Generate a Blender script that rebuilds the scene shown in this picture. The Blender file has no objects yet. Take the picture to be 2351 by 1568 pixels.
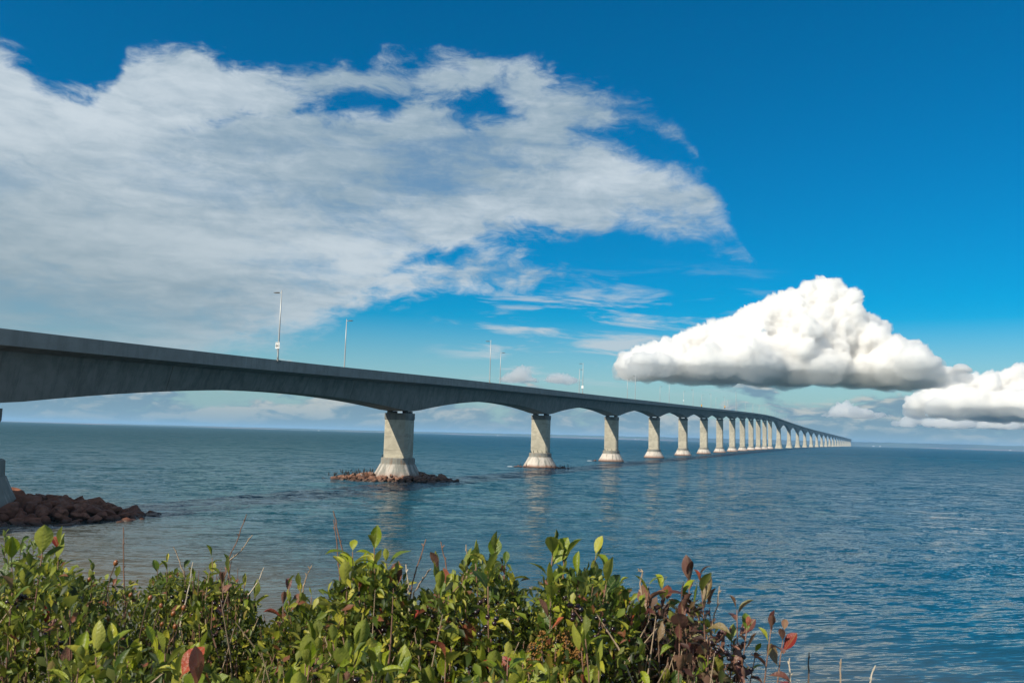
import bpy, math, random
import numpy as np
from mathutils import Vector, Matrix, Euler

random.seed(7)
rng = np.random.default_rng(7)
scn = bpy.context.scene
COL = scn.collection
R = math.radians

# ------------------------------------------------------------------ camera
EYE = 9.6                                   # metres above the sea
PITCH, ROLL = R(6.23), R(1.637)
FPX, CX, CY = 1959.0, 1175.5, 784.0         # the photograph measured on a 2351 px wide copy
cp, sp = math.cos(PITCH), math.sin(PITCH)
cr, sr = math.cos(ROLL), math.sin(ROLL)
fwd = Vector((0, cp, sp)); up0 = Vector((0, -sp, cp)); rt0 = Vector((1, 0, 0))
c_rt = cr * rt0 + sr * up0
c_up = -sr * rt0 + cr * up0
cam_d = bpy.data.cameras.new('camera')
cam = bpy.data.objects.new('camera', cam_d); COL.objects.link(cam)
cam.matrix_world = Matrix((
    (c_rt.x, c_up.x, -fwd.x, 0), (c_rt.y, c_up.y, -fwd.y, 0),
    (c_rt.z, c_up.z, -fwd.z, EYE), (0, 0, 0, 1)))
cam_d.sensor_width = 36; cam_d.lens = 36 * FPX / 2351
cam_d.clip_start = .05; cam_d.clip_end = 80000
cam_d.dof.use_dof = True; cam_d.dof.focus_distance = 160; cam_d.dof.aperture_fstop = 18
scn.camera = cam


def at(px, py, dist):
    """a spot in the place: seen in that direction from the eye, that many metres ahead"""
    u, v = px - CX, CY - py
    d = fwd * FPX + rt0 * (u * cr - v * sr) + up0 * (u * sr + v * cr)
    d = d * (dist / d.y)
    return Vector((d.x, d.y, d.z + EYE))


# ------------------------------------------------------------------ light
SUN_EL = R(40)
SUN_AZ = R(227)                              # compass style from +Y towards +X: behind and left of the camera
sun_dir = Vector((math.sin(SUN_AZ) * math.cos(SUN_EL), math.cos(SUN_AZ) * math.cos(SUN_EL), math.sin(SUN_EL)))
sl = bpy.data.lights.new('sun', 'SUN'); sl.energy = 5.0; sl.angle = R(.53); sl.color = (1, .92, .76)
so = bpy.data.objects.new('sun', sl); COL.objects.link(so)
so.rotation_euler = (-sun_dir).to_track_quat('-Z', 'Y').to_euler()

scn.view_settings.view_transform = 'Standard'
scn.view_settings.look = 'None'
scn.view_settings.exposure = 0.28
scn.view_settings.gamma = 1
scn.view_settings.use_curve_mapping = False
scn.cycles.use_denoising = True
scn.cycles.denoising_prefilter = 'ACCURATE'
scn.cycles.max_bounces = 8
scn.cycles.transparent_max_bounces = 8
scn.cycles.sample_clamp_indirect = 6
scn.cycles.volume_bounces = 28
scn.cycles.max_bounces = 28


class G:
    """small helper for node graphs"""
    def __init__(s, tree): s.t = tree; s.n = tree.nodes; s.l = tree.links
    def new(s, typ, **kw):
        n = s.n.new(typ)
        for k, v in kw.items(): setattr(n, k, v)
        return n
    def put(s, sock, v):
        if isinstance(v, bpy.types.NodeSocket): s.l.new(v, sock)
        elif v is not None:
            if sock.type == 'RGBA' and not isinstance(v, (int, float)) and len(v) == 3: v = (*v, 1)
            sock.default_value = v
    def m(s, op, a, b=None, c=None, clamp=False):
        n = s.new('ShaderNodeMath', operation=op, use_clamp=clamp)
        for i, v in enumerate((a, b, c)):
            if v is not None: s.put(n.inputs[i], v)
        return n.outputs[0]
    def vm(s, op, a, b=None, out=0):
        n = s.new('ShaderNodeVectorMath', operation=op)
        s.put(n.inputs[0], a)
        if b is not None: s.put(n.inputs[3] if op == 'SCALE' else n.inputs[1], b)
        return n.outputs['Value'] if out == 'v' else n.outputs[0]
    def mix(s, f, a, b, blend='MIX'):
        n = s.new('ShaderNodeMix', data_type='RGBA', blend_type=blend)
        s.put(n.inputs[0], f); s.put(n.inputs[6], a); s.put(n.inputs[7], b)
        return n.outputs[2]
    def ramp(s, f, lo, hi, a=0., b=1., smooth=True):
        n = s.new('ShaderNodeMapRange', interpolation_type='SMOOTHSTEP' if smooth else 'LINEAR')
        for i, v in enumerate((f, lo, hi, a, b)): s.put(n.inputs[i], v)
        return n.outputs[0]
    def noise(s, vec, scale, detail=4, rough=.55, dist=0., typ='FBM', col=False, lac=2.):
        n = s.new('ShaderNodeTexNoise', noise_dimensions='3D')
        try: n.noise_type = typ; n.normalize = True
        except Exception: pass
        s.put(n.inputs['Vector'], vec); s.put(n.inputs['Scale'], scale)
        s.put(n.inputs['Detail'], detail); s.put(n.inputs['Roughness'], rough)
        s.put(n.inputs['Distortion'], dist); s.put(n.inputs['Lacunarity'], lac)
        return n.outputs['Color' if col else 'Fac']
    def xyz(s, v):
        n = s.new('ShaderNodeSeparateXYZ'); s.put(n.inputs[0], v); return n.outputs
    def comb(s, x, y, z):
        n = s.new('ShaderNodeCombineXYZ')
        for i, v in enumerate((x, y, z)): s.put(n.inputs[i], v)
        return n.outputs[0]
    def curve(s, x, lo, hi, vlo, vhi, pts):
        """piecewise curve of real points (x, y) -> y"""
        n = s.new('ShaderNodeFloatCurve')
        c = n.mapping.curves[0]
        P = [((a - lo) / (hi - lo), (b - vlo) / (vhi - vlo)) for a, b in pts]
        while len(c.points) < len(P): c.points.new(.5, .5)
        for p, (a, b) in zip(c.points, P): p.location = (a, b); p.handle_type = 'AUTO_CLAMPED'
        n.mapping.update()
        s.put(n.inputs['Value'], s.ramp(x, lo, hi, 0, 1, False))
        return s.m('MULTIPLY_ADD', n.outputs[0], vhi - vlo, vlo)


# ------------------------------------------------------------------ sky
world = bpy.data.worlds.new('World'); scn.world = world; world.use_nodes = True
g = G(world.node_tree); g.n.clear()
SKY_K = .083
sky = g.new('ShaderNodeTexSky', sky_type='NISHITA', sun_disc=False, sun_elevation=SUN_EL, sun_rotation=SUN_AZ,
            altitude=0, air_density=1.0, dust_density=.6, ozone_density=2.5)
tc = g.new('ShaderNodeTexCoord')
D = tc.outputs['Generated']
dx, dy, dz = g.xyz(D)
az = g.m('DEGREES', g.m('ARCTAN2', dx, dy))
el = g.m('DEGREES', g.m('ARCSINE', dz))
hsv = g.new('ShaderNodeHueSaturation'); hsv.inputs['Saturation'].default_value = 2.05
hsv.inputs['Hue'].default_value = .496
hsv.inputs['Value'].default_value = 1.0
g.put(hsv.inputs['Color'], sky.outputs[0])
blue = hsv.outputs[0]
# paler greenish air near the horizon
low = g.ramp(el, 0, 9, 1, 0)
blue = g.mix(g.m('MULTIPLY', low, .75), blue, (2.1, 4.3, 5.3))

zz = g.m('ADD', g.m('MAXIMUM', dz, 0.0), .07)
P = g.comb(g.m('DIVIDE', dx, zz), g.m('DIVIDE', dy, zz), 0)
wob = g.vm('SCALE', g.vm('SUBTRACT', g.noise(P, 1.3, 3, .5, col=True), (.5, .5, .5)), .5)
PW = g.vm('ADD', P, wob)
n1 = g.noise(PW, 1.1, 9, .60)
n2 = g.noise(g.vm('ADD', PW, (7.3, 2.1, 0)), .55, 6, .55)
# fine rags at the sheet's edges, taken on the sphere so they stay the same size all round
E = g.comb(g.m('MULTIPLY', az, .075), g.m('MULTIPLY', el, .15), 0)
E = g.vm('ADD', E, g.vm('SCALE', g.vm('SUBTRACT', g.noise(E, 2.2, 3, .5, col=True), (.5, .5, .5)), .35))
n3 = g.noise(E, 2.6, 10, .64)
fib = g.noise(g.comb(g.m('ADD', g.m('MULTIPLY', az, .05), g.m('MULTIPLY', n3, .35)), g.m('ADD', g.m('MULTIPLY', el, .24), g.m('MULTIPLY', az, .004)), 5.), 1.7, 8, .6, .5)
mott0 = g.noise(g.vm('MULTIPLY', E, (1., 1.25, 1.)), 8., 7, .62, .2)
rag = g.m('ADD', g.m('MULTIPLY', g.m('SUBTRACT', mott0, .5), 1.3), g.m('ADD', g.m('MULTIPLY', g.m('SUBTRACT', n1, .5), 1.7), g.m('MULTIPLY', g.m('SUBTRACT', n3, .5), 6.2)))
AL, AH, VL, VH = -180., 180., -20., 60.


def band(top, bot):
    t = g.curve(az, -60, 40, VL, VH, top); b = g.curve(az, -60, 40, VL, VH, bot)
    return g.m('MINIMUM', g.m('SUBTRACT', t, el), g.m('SUBTRACT', el, b))


armA = band([(-60, 24.5), (-34, 21.5), (-28.8, 20.2), (-26.6, 20.6), (-25.3, 22.9), (-22, 23.4), (-17.5, 23.2), (-9, 24.3), (-1.3, 24.9), (3.2, 24.0), (7.8, 22.2), (10.6, 20.6), (12.2, 18.6), (13.2, 15), (40, 5)],
            [(-60, 12), (-32, 14), (-17.5, 18.2), (-9, 21.0), (-6.8, 20.9), (-5, 21.35), (-2.2, 21.3), (-1.2, 20.6), (0, 19.6), (4, 19.2), (7.8, 19.7), (11, 19.0), (13.2, 18.3), (40, 18)])
armB = band([(-60, 60), (-50, 46), (-40, 28), (-36, 22), (-32, 20.4), (-28.9, 20), (-26.4, 19.4), (-22.7, 19.6), (-17.4, 20.9), (-9, 21.2), (-6.5, 22.2), (-5, 22.1), (-2.6, 21.8), (-1.5, 21.9), (-.6, 22.2), (.2, 22.4), (1.2, 22.2), (4, 21.1), (7.8, 19.7), (10.8, 18.3), (13.4, 16.7), (14.6, 14.6), (15.6, 12.2), (16.2, 11), (40, 0)],  # left end raised out of view, added cloud for neutral fill light
            [(-60, -8), (-30, -2), (-24, 1.0), (-19.5, 3.0), (-15, 5.0), (-11, 7.0), (-8.6, 9.3), (-6, 11.0), (-2, 12.3), (.5, 12.9), (8, 13.2), (12.8, 12.5), (15.4, 12.0), (40, 12)])
armC = band([(-60, 5), (-14, 7), (-10, 10.5), (-6, 12.2), (-1, 12.5), (2.5, 11.7), (5.2, 10.7), (7, 8), (40, 0)],
            [(-60, 20), (-14, 8), (-10, 8.4), (-6, 9.0), (-3, 9.3), (2, 9.6), (5.2, 10.2), (40, 12)])
sd = g.m('MAXIMUM', g.m('MAXIMUM', armA, armB), armC)
field = g.m('ADD', g.m('MINIMUM', sd, 4.2), rag)
alpha = g.ramp(field, -.1, g.m('ADD', g.ramp(az, 0, 12, 1.6, 2.3), g.m('MULTIPLY', g.ramp(az, -5, -26), g.ramp(el, 18, 8, 0, 1.8))))
alpha = g.m('MULTIPLY', alpha, g.ramp(g.m('ADD', g.m('MULTIPLY', n1, .40), g.m('ADD', g.m('MULTIPLY', n3, .30), g.m('MULTIPLY', fib, .30))), .40, .52, g.ramp(az, -4, -22, .48, .80), .97))
# thinner towards the horizon where the sheet dissolves
alpha = g.m('MULTIPLY', alpha, g.ramp(g.m('ADD', el, g.m('MULTIPLY', g.m('SUBTRACT', n2, .5), 9)), 1.0, 8, .35, 1))
front = g.m('MULTIPLY', g.ramp(az, 38, 39, 1, 0), g.ramp(az, -125, -85))
alpha = g.m('MULTIPLY', alpha, front)
# the sheet's own light and dark: thin lit tufts, thick grey underside
mott = g.noise(g.vm('MULTIPLY', E, (1., 1.25, 1.)), 6.5, 7, .60, .3)
body = g.ramp(g.m('ADD', g.m('MULTIPLY', n2, .35), g.m('ADD', g.m('MULTIPLY', n1, .32), g.m('ADD', g.m('MULTIPLY', fib, .20), g.m('MULTIPLY', mott, .13)))), .41, .60)
sheet = g.mix(body, (2.9, 4.0, 4.9), (6.3, 7.1, 7.7))
thick = g.m('MULTIPLY', g.ramp(az, 4, -34), g.ramp(el, 21, 4))
sheet = g.mix(g.m('MULTIPLY', thick, .80), sheet, (2.75, 3.6, 4.0))
col = g.mix(alpha, blue, sheet)
# unseen cloud added overhead and behind the eye: neutral fill light for shade
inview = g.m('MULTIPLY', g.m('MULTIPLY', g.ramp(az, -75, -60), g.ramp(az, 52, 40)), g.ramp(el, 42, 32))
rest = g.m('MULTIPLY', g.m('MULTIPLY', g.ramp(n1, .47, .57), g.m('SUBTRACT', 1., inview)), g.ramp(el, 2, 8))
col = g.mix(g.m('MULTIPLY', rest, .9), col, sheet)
# small streaks of ice cloud low on the right of the sheet
st = g.noise(g.comb(g.m('MULTIPLY', g.m('ADD', az, g.m('MULTIPLY', el, 1.1)), .09), g.m('MULTIPLY', el, .55), 3.), 1.6, 7, .6, .4)
sta = g.m('MULTIPLY', g.ramp(st, .50, .68), g.m('MULTIPLY', g.ramp(el, 2.5, 4.5), g.ramp(el, 12.0, 8.0)))
sta = g.m('MULTIPLY', sta, g.m('MULTIPLY', g.ramp(az, -7, 0), g.ramp(az, 19, 14)))
col = g.mix(g.m('MULTIPLY', sta, .8), col, (5.6, 6.2, 6.6))
# low banks along the horizon, all round
Q = g.comb(g.m('MULTIPLY', az, .115), g.m('MULTIPLY', el, .33), 0)
Q = g.vm('ADD', Q, g.vm('SCALE', g.vm('SUBTRACT', g.noise(Q, 2.0, 3, .5, col=True), (.5, .5, .5)), .45))
b1 = g.noise(Q, 1.25, 8, .56)
b1s = g.noise(g.vm('ADD', Q, (-.05, .10, 0)), 1.25, 8, .56)
bank = g.m('ADD', b1, g.ramp(el, 0, 6.2, .20, -.30, False))
ba = g.ramp(bank, .48, .57)
litb = g.ramp(g.m('SUBTRACT', b1, b1s), -.03, .075)
bankc = g.mix(litb, (1.75, 2.95, 3.9), (5.2, 5.5, 5.3))
bankc = g.mix(g.ramp(el, 2.2, 0, 0, .7), bankc, (2.1, 3.45, 4.3))
col = g.mix(g.m('MULTIPLY', ba, .93), col, bankc)
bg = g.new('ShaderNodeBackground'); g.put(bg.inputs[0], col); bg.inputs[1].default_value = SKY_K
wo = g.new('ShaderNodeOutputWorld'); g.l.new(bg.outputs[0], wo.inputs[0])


# ------------------------------------------------------------------ helpers
def vnoise(p, seed=0):
    """gradient noise for arrays of points (n,3), about -1..1"""
    p = np.asarray(p, float)
    i = np.floor(p).astype(np.int64); f = p - i
    w = f * f * f * (f * (f * 6 - 15) + 10)
    out = 0
    for dx_ in (0, 1):
        for dy_ in (0, 1):
            for dz_ in (0, 1):
                h = ((i[:, 0] + dx_) * 73856093) ^ ((i[:, 1] + dy_) * 19349663) ^ ((i[:, 2] + dz_) * 83492791) ^ (seed * 2654435)
                h = (h ^ (h >> 13)) * 1274126177
                h = h ^ (h >> 16)
                gx = ((h & 1023) / 511.5 - 1); gy = (((h >> 10) & 1023) / 511.5 - 1); gz = (((h >> 20) & 1023) / 511.5 - 1)
                d = gx * (f[:, 0] - dx_) + gy * (f[:, 1] - dy_) + gz * (f[:, 2] - dz_)
                wt = (w[:, 0] if dx_ else 1 - w[:, 0]) * (w[:, 1] if dy_ else 1 - w[:, 1]) * (w[:, 2] if dz_ else 1 - w[:, 2])
                out = out + d * wt
    return out


def mesh_from(name, verts, faces, smooth=False):
    me = bpy.data.meshes.new(name)
    verts = np.asarray(verts, np.float32)
    if isinstance(faces, np.ndarray):
        k = faces.shape[1]
        me.vertices.add(len(verts)); me.vertices.foreach_set('co', verts.ravel())
        me.loops.add(faces.size); me.loops.foreach_set('vertex_index', faces.astype(np.int32).ravel())
        me.polygons.add(len(faces)); me.polygons.foreach_set('loop_start', np.arange(0, faces.size, k, dtype=np.int32))
        me.update(calc_edges=True)
    else:
        me.from_pydata([tuple(map(float, v)) for v in verts], [], faces)
    if smooth: me.polygons.foreach_set('use_smooth', np.ones(len(me.polygons), bool))
    me.update()
    return me


def obj(name, me, mat=None, parent=None, loc=None, rot=None, scale=None):
    o = bpy.data.objects.new(name, me); COL.objects.link(o)
    if mat is not None and me is not None and len(me.materials) == 0: me.materials.append(mat)
    if parent is not None: o.parent = parent
    if loc is not None: o.location = loc
    if rot is not None: o.rotation_euler = rot
    if scale is not None: o.scale = (scale,) * 3 if isinstance(scale, (int, float)) else scale
    return o


def tag(o, label=None, cat=None, group=None, kind=None):
    if label: o['label'] = label
    if cat: o['category'] = cat
    if group: o['group'] = group
    if kind: o['kind'] = kind
    return o


def thing(name, label, cat, loc=(0, 0, 0), rotz=0, group=None):
    o = bpy.data.objects.new(name, None); COL.objects.link(o)
    o.empty_display_size = .1
    o.location = loc; o.rotation_euler = (0, 0, rotz)
    return tag(o, label, cat, group)


class MB:
    """collects shapes into one mesh"""
    def __init__(s): s.v = []; s.f = []
    def add(s, v, f):
        o = len(s.v); s.v += [tuple(map(float, p)) for p in v]; s.f += [tuple(i + o for i in q) for q in f]
    def box(s, c, size, M=None):
        hx, hy, hz = (q / 2 for q in size)
        v = [Vector((x, y, z)) for x in (-hx, hx) for y in (-hy, hy) for z in (-hz, hz)]
        if M is not None: v = [M @ p for p in v]
        v = [p + Vector(c) for p in v]
        s.add(v, [(0, 1, 3, 2), (4, 6, 7, 5), (0, 4, 5, 1), (2, 3, 7, 6), (0, 2, 6, 4), (1, 5, 7, 3)])
    def rings(s, rings, cap=True):
        n = len(rings[0]); o = len(s.v)
        for r in rings: s.v += [tuple(map(float, p)) for p in r]
        for i in range(len(rings) - 1):
            for j in range(n):
                k = (j + 1) % n
                s.f.append((o + i * n + j, o + i * n + k, o + (i + 1) * n + k, o + (i + 1) * n + j))
        if cap:
            s.f.append(tuple(o + j for j in reversed(range(n))))
            s.f.append(tuple(o + (len(rings) - 1) * n + j for j in range(n)))
    def tube(s, pts, rad, n=6, cap=True):
        pts = [Vector(p) for p in pts]
        if not hasattr(rad, '__len__'): rad = [rad] * len(pts)
        rings = []
        for i, p in enumerate(pts):
            t = (pts[min(i + 1, len(pts) - 1)] - pts[max(i - 1, 0)]).normalized()
            a = t.cross(Vector((0, 0, 1)) if abs(t.z) < .9 else Vector((1, 0, 0))).normalized(); b = t.cross(a)
            rings.append([p + rad[i] * (a * math.cos(2 * math.pi * k / n) + b * math.sin(2 * math.pi * k / n)) for k in range(n)])
        s.rings(rings, cap)
    def mesh(s, name, smooth=False): return mesh_from(name, s.v, s.f, smooth)


def material(name):
    m = bpy.data.materials.new(name); m.use_nodes = True
    gg = G(m.node_tree); gg.n.clear()
    out = gg.new('ShaderNodeOutputMaterial')
    return m, gg, out


def pbsdf(gg, out, color, rough=.7, normal=None, spec=.5, metal=0., **kw):
    b = gg.new('ShaderNodeBsdfPrincipled')
    gg.put(b.inputs['Base Color'], color); gg.put(b.inputs['Roughness'], rough)
    gg.put(b.inputs['Specular IOR Level'], spec); gg.put(b.inputs['Metallic'], metal)
    if normal is not None: gg.put(b.inputs['Normal'], normal)
    for k, v in kw.items(): gg.put(b.inputs[k], v)
    if out is not None: gg.l.new(b.outputs[0], out.inputs[0])
    return b


def bump(gg, h, strength, dist):
    n = gg.new('ShaderNodeBump'); gg.put(n.inputs['Height'], h)
    n.inputs['Strength'].default_value = strength; n.inputs['Distance'].default_value = dist
    return n.outputs[0]


def simple(name, color, rough=.7, spec=.4, metal=0., vary=.25, scale=3.):
    m, gg, out = material(name)
    t = gg.new('ShaderNodeTexCoord').outputs['Object']
    n = gg.noise(t, scale, 5, .6)
    c = gg.mix(n, tuple(c * (1 - vary) for c in color), tuple(c * (1 + vary) for c in color))
    pbsdf(gg, out, c, rough, None, spec, metal)
    return m


def drop(x, y): return -(x * x + y * y) / (2 * 7.4e6)      # the sea curves away


# ------------------------------------------------------------------ materials
def concrete(name, a, b, stain, streak=True, lifts=False):
    m, gg, out = material(name)
    t = gg.new('ShaderNodeTexCoord').outputs['Object']
    x, y, z = gg.xyz(t)
    blot = gg.noise(t, .42, 6, .62, .6)
    fine = gg.noise(t, 9., 4, .6)
    c = gg.mix(gg.ramp(blot, .36, .62), a, b)
    c = gg.mix(gg.m('MULTIPLY', fine, .35), c, tuple(q * .75 for q in a))
    if streak:
        sv = gg.comb(gg.m('MULTIPLY', x, 1.5), gg.m('MULTIPLY', y, 1.5), gg.m('MULTIPLY', z, .13))
        s1 = gg.ramp(gg.noise(sv, .75, 6, .68), .46, .66)
        c = gg.mix(gg.m('MULTIPLY', s1, .5), c, stain)
        s2 = gg.ramp(gg.noise(gg.vm('ADD', sv, (9, 4, 3)), .5, 5, .6), .60, .72)
        c = gg.mix(gg.m('MULTIPLY', s2, .30), c, tuple(min(.8, q * 1.5) for q in b))
    if lifts:      # each pour its own tone, patched forms inside it
        lift = gg.m('FLOOR', gg.m('DIVIDE', gg.m('ADD', z, .8), 3.2))
        wn = gg.new('ShaderNodeTexWhiteNoise', noise_dimensions='2D')
        gg.put(wn.inputs['Vector'], gg.comb(lift, gg.new('ShaderNodeObjectInfo').outputs['Random'], 0))
        c = gg.mix(gg.m('MULTIPLY', wn.outputs[0], .42), c, tuple(q * .60 for q in a))
        pt = gg.ramp(gg.noise(gg.vm('ADD', gg.vm('MULTIPLY', t, (.5, .5, 1.0)), gg.comb(0, gg.m('MULTIPLY', lift, 3.7), 0)), .55, 5, .6, 1.4), .50, .56)
        c = gg.mix(gg.m('MULTIPLY', pt, .48), c, tuple(q * .66 for q in a))
    pbsdf(gg, out, c, .88, bump(gg, gg.m('ADD', blot, gg.m('MULTIPLY', fine, .4)), .35, .03), .25)
    return m


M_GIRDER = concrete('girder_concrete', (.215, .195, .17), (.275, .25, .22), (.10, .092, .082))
M_PARAPET = concrete('parapet_concrete', (.27, .245, .22), (.33, .30, .27), (.20, .182, .165), streak=True)
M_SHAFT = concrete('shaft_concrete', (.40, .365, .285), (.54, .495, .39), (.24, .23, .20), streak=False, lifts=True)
M_ROAD = simple('asphalt', (.05, .05, .05), .9)
M_STEEL = simple('galvanised_steel', (.42, .43, .42), .45, .5, .3, .12)
M_HEAD = simple('lamp_head_paint', (.10, .10, .095), .5, .5, 0, .15)
M_DARK = simple('bearing_dark', (.025, .025, .025), .8)
M_CAP = concrete('cap_concrete', (.14, .14, .13), (.26, .25, .22), (.05, .05, .05))


def cone_mat(name, guano, rust):
    m, gg, out = material(name)
    t = gg.new('ShaderNodeTexCoord').outputs['Object']
    x, y, z = gg.xyz(t)
    ang = gg.m('ARCTAN2', y, x)
    info = gg.new('ShaderNodeObjectInfo').outputs['Random']
    sv = gg.comb(gg.m('MULTIPLY', info, 60.), 0, 0)
    sv = gg.vm('ADD', sv, gg.comb(gg.m('MULTIPLY', gg.m('COSINE', ang), 5.), gg.m('MULTIPLY', gg.m('SINE', ang), 5.), gg.m('MULTIPLY', z, .22)))
    s1 = gg.noise(sv, 1.1, 6, .68)
    s2 = gg.noise(gg.vm('ADD', sv, (3, 8, 1)), 2.3, 4, .6)
    blot = gg.noise(t, .8, 5, .6)
    c = gg.mix(blot, (.15, .155, .145), (.30, .29, .25))
    white = gg.m('MULTIPLY', gg.ramp(gg.m('ADD', s1, gg.m('MULTIPLY', gg.m('SUBTRACT', info, .5), .10)), .52 - .20 * guano, .64 - .12 * guano), gg.ramp(z, 3.5, 2.9))
    c = gg.mix(gg.m('MULTIPLY', white, .55 + .38 * guano), c, (.55, .49, .43))
    c = gg.mix(gg.m('MULTIPLY', gg.ramp(s2, .56, .68), .55), c, (.17, .11, .075))
    base = gg.ramp(gg.m('ADD', z, gg.m('MULTIPLY', gg.m('SUBTRACT', s2, .5), 1.6)), gg.ramp(info, 0, 1, 1.2, 2.1), .35)
    c = gg.mix(gg.m('MULTIPLY', base, rust), c, (.20, .085, .05))
    wet = gg.ramp(gg.m('ADD', z, gg.m('MULTIPLY', gg.m('SUBTRACT', blot, .5), .5)), .55, .15)
    c = gg.mix(wet, c, (.055, .035, .022))
    col_ = gg.m('MULTIPLY', gg.ramp(z, 3.0, 3.3), gg.ramp(gg.noise(sv, 1.9, 4, .6), .5, .62))
    c = gg.mix(gg.m('MULTIPLY', col_, .6), c, (.19, .12, .075))
    pbsdf(gg, out, c, .85, bump(gg, gg.m('ADD', s1, blot), .5, .05), .3)
    return m


M_CONE_GREY = cone_mat('weathered_cone', .25, .55)
M_CONE_WHITE = cone_mat('guano_streaked_cone', 1., .85)


def rock_mat(name, a, b, pale):
    m, gg, out = material(name)
    tc_ = gg.new('ShaderNodeTexCoord').outputs['Object']
    info = gg.new('ShaderNodeObjectInfo').outputs['Random']
    t = gg.vm('ADD', tc_, gg.comb(gg.m('MULTIPLY', info, 37.), gg.m('MULTIPLY', info, 11.), 0))
    n = gg.noise(t, 1.6, 7, .65, .4); f = gg.noise(t, 9., 4, .65)
    c = gg.mix(info, a, b)
    c = gg.mix(gg.ramp(n, .42, .66), c, tuple(q * .55 for q in a))
    wz = gg.xyz(gg.new('ShaderNodeNewGeometry').outputs['Position'])[2]
    nz = gg.xyz(gg.new('ShaderNodeNewGeometry').outputs['Normal'])[2]
    dry = gg.m('MULTIPLY', gg.ramp(gg.noise(t, 2.3, 5, .7), .53, .62), gg.m('MULTIPLY', gg.ramp(nz, .2, .7), gg.ramp(wz, .7, 1.1)))
    c = gg.mix(gg.m('MULTIPLY', dry, pale), c, (.55, .50, .45))
    wet = gg.ramp(gg.m('ADD', wz, gg.m('MULTIPLY', gg.m('SUBTRACT', n, .5), .7)), .65, .25)
    c = gg.mix(gg.m('MULTIPLY', wet, .75), c, (.03, .02, .013))
    pbsdf(gg, out, c, gg.ramp(wet, 0, 1, .85, .45), bump(gg, gg.m('ADD', n, gg.m('MULTIPLY', f, .4)), .6, .12), .35)
    return m


M_ROCK = rock_mat('red_sandstone', (.18, .066, .037), (.27, .108, .062), .10)
M_ROCK_PALE = rock_mat('guano_spotted_sandstone', (.14, .062, .036), (.25, .125, .078), .55)

# ------------------------------------------------------------------ water
m, gg, out = material('sea_water')
pos = gg.new('ShaderNodeNewGeometry').outputs['Position']
px_, py_, pz_ = gg.xyz(pos)
dist = gg.vm('LENGTH', gg.comb(px_, py_, 0), out='v')
wv = gg.comb(px_, gg.m('MULTIPLY', py_, 1.0), 0)
rot = gg.new('ShaderNodeVectorRotate', rotation_type='Z_AXIS'); gg.put(rot.inputs['Vector'], wv); rot.inputs['Angle'].default_value = R(-14)
wr = gg.xyz(rot.outputs[0])
wv = gg.comb(gg.m('MULTIPLY', wr[0], gg.ramp(dist, 50, 170, .17, .75)), wr[1], 0)
gust = gg.noise(gg.comb(gg.m('MULTIPLY', px_, .012), gg.m('MULTIPLY', py_, .02), 0), 1., 4, .55)
amp = gg.m('MULTIPLY', gg.ramp(dist, 35, 140, .36, 1.), gg.ramp(gust, .3, .7, .85, 1.45))
slope = None
for sc_, det, k, off_ in ((.15, 1, gg.ramp(dist, 60, 220, .12, .75), 13), (.5, 2, gg.ramp(dist, 40, 160, .35, 1.2), 0), (1.8, 2, gg.ramp(dist, 40, 140, .8, 1.3), 31), (6., 2, 1.1, 77)):
    q = gg.vm('SCALE', gg.vm('SUBTRACT', gg.noise(gg.vm('ADD', wv, (off_, off_ * .3, 0)), sc_, det, .5, .5, col=True), (.5, .5, .5)), k)
    slope = q if slope is None else gg.vm('ADD', slope, q)
slope = gg.vm('ADD', gg.vm('SCALE', gg.vm('MULTIPLY', slope, (.8, 1., 0.)), amp), gg.comb(0, gg.ramp(dist, 60, 500, -.02, -.075), 0))
nrm = gg.vm('NORMALIZE', gg.vm('ADD', gg.new('ShaderNodeNewGeometry').outputs['Normal'], slope))
# red sand shows through where it is shallow by the shore
shal = gg.m('MULTIPLY', gg.ramp(gg.m('SUBTRACT', gg.m('ADD', py_, gg.m('MULTIPLY', gg.m('SUBTRACT', gust, .5), 30)), gg.m('MULTIPLY', px_, -.9)), 72, 10), 1.)
deep = gg.mix(gg.ramp(gg.m('ADD', px_, gg.m('MULTIPLY', py_, .12)), -60, 90), (.008, .048, .062), (.003, .056, .100))
body = gg.mix(shal, deep, (.135, .108, .070))
rough = gg.ramp(dist, 35, 900, .07, .28)
df = gg.new('ShaderNodeBsdfDiffuse'); gg.put(df.inputs['Color'], body)
gl = pbsdf(gg, None, body, rough, nrm, .5); gl.inputs['IOR'].default_value = 1.333
mx = gg.new('ShaderNodeMixShader'); gg.put(mx.inputs[0], gg.ramp(dist, 40, 500, .76, .44))
gg.l.new(df.outputs[0], mx.inputs[1]); gg.l.new(gl.outputs[0], mx.inputs[2]); gg.l.new(mx.outputs[0], out.inputs[0])
M_SEA = m


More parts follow.
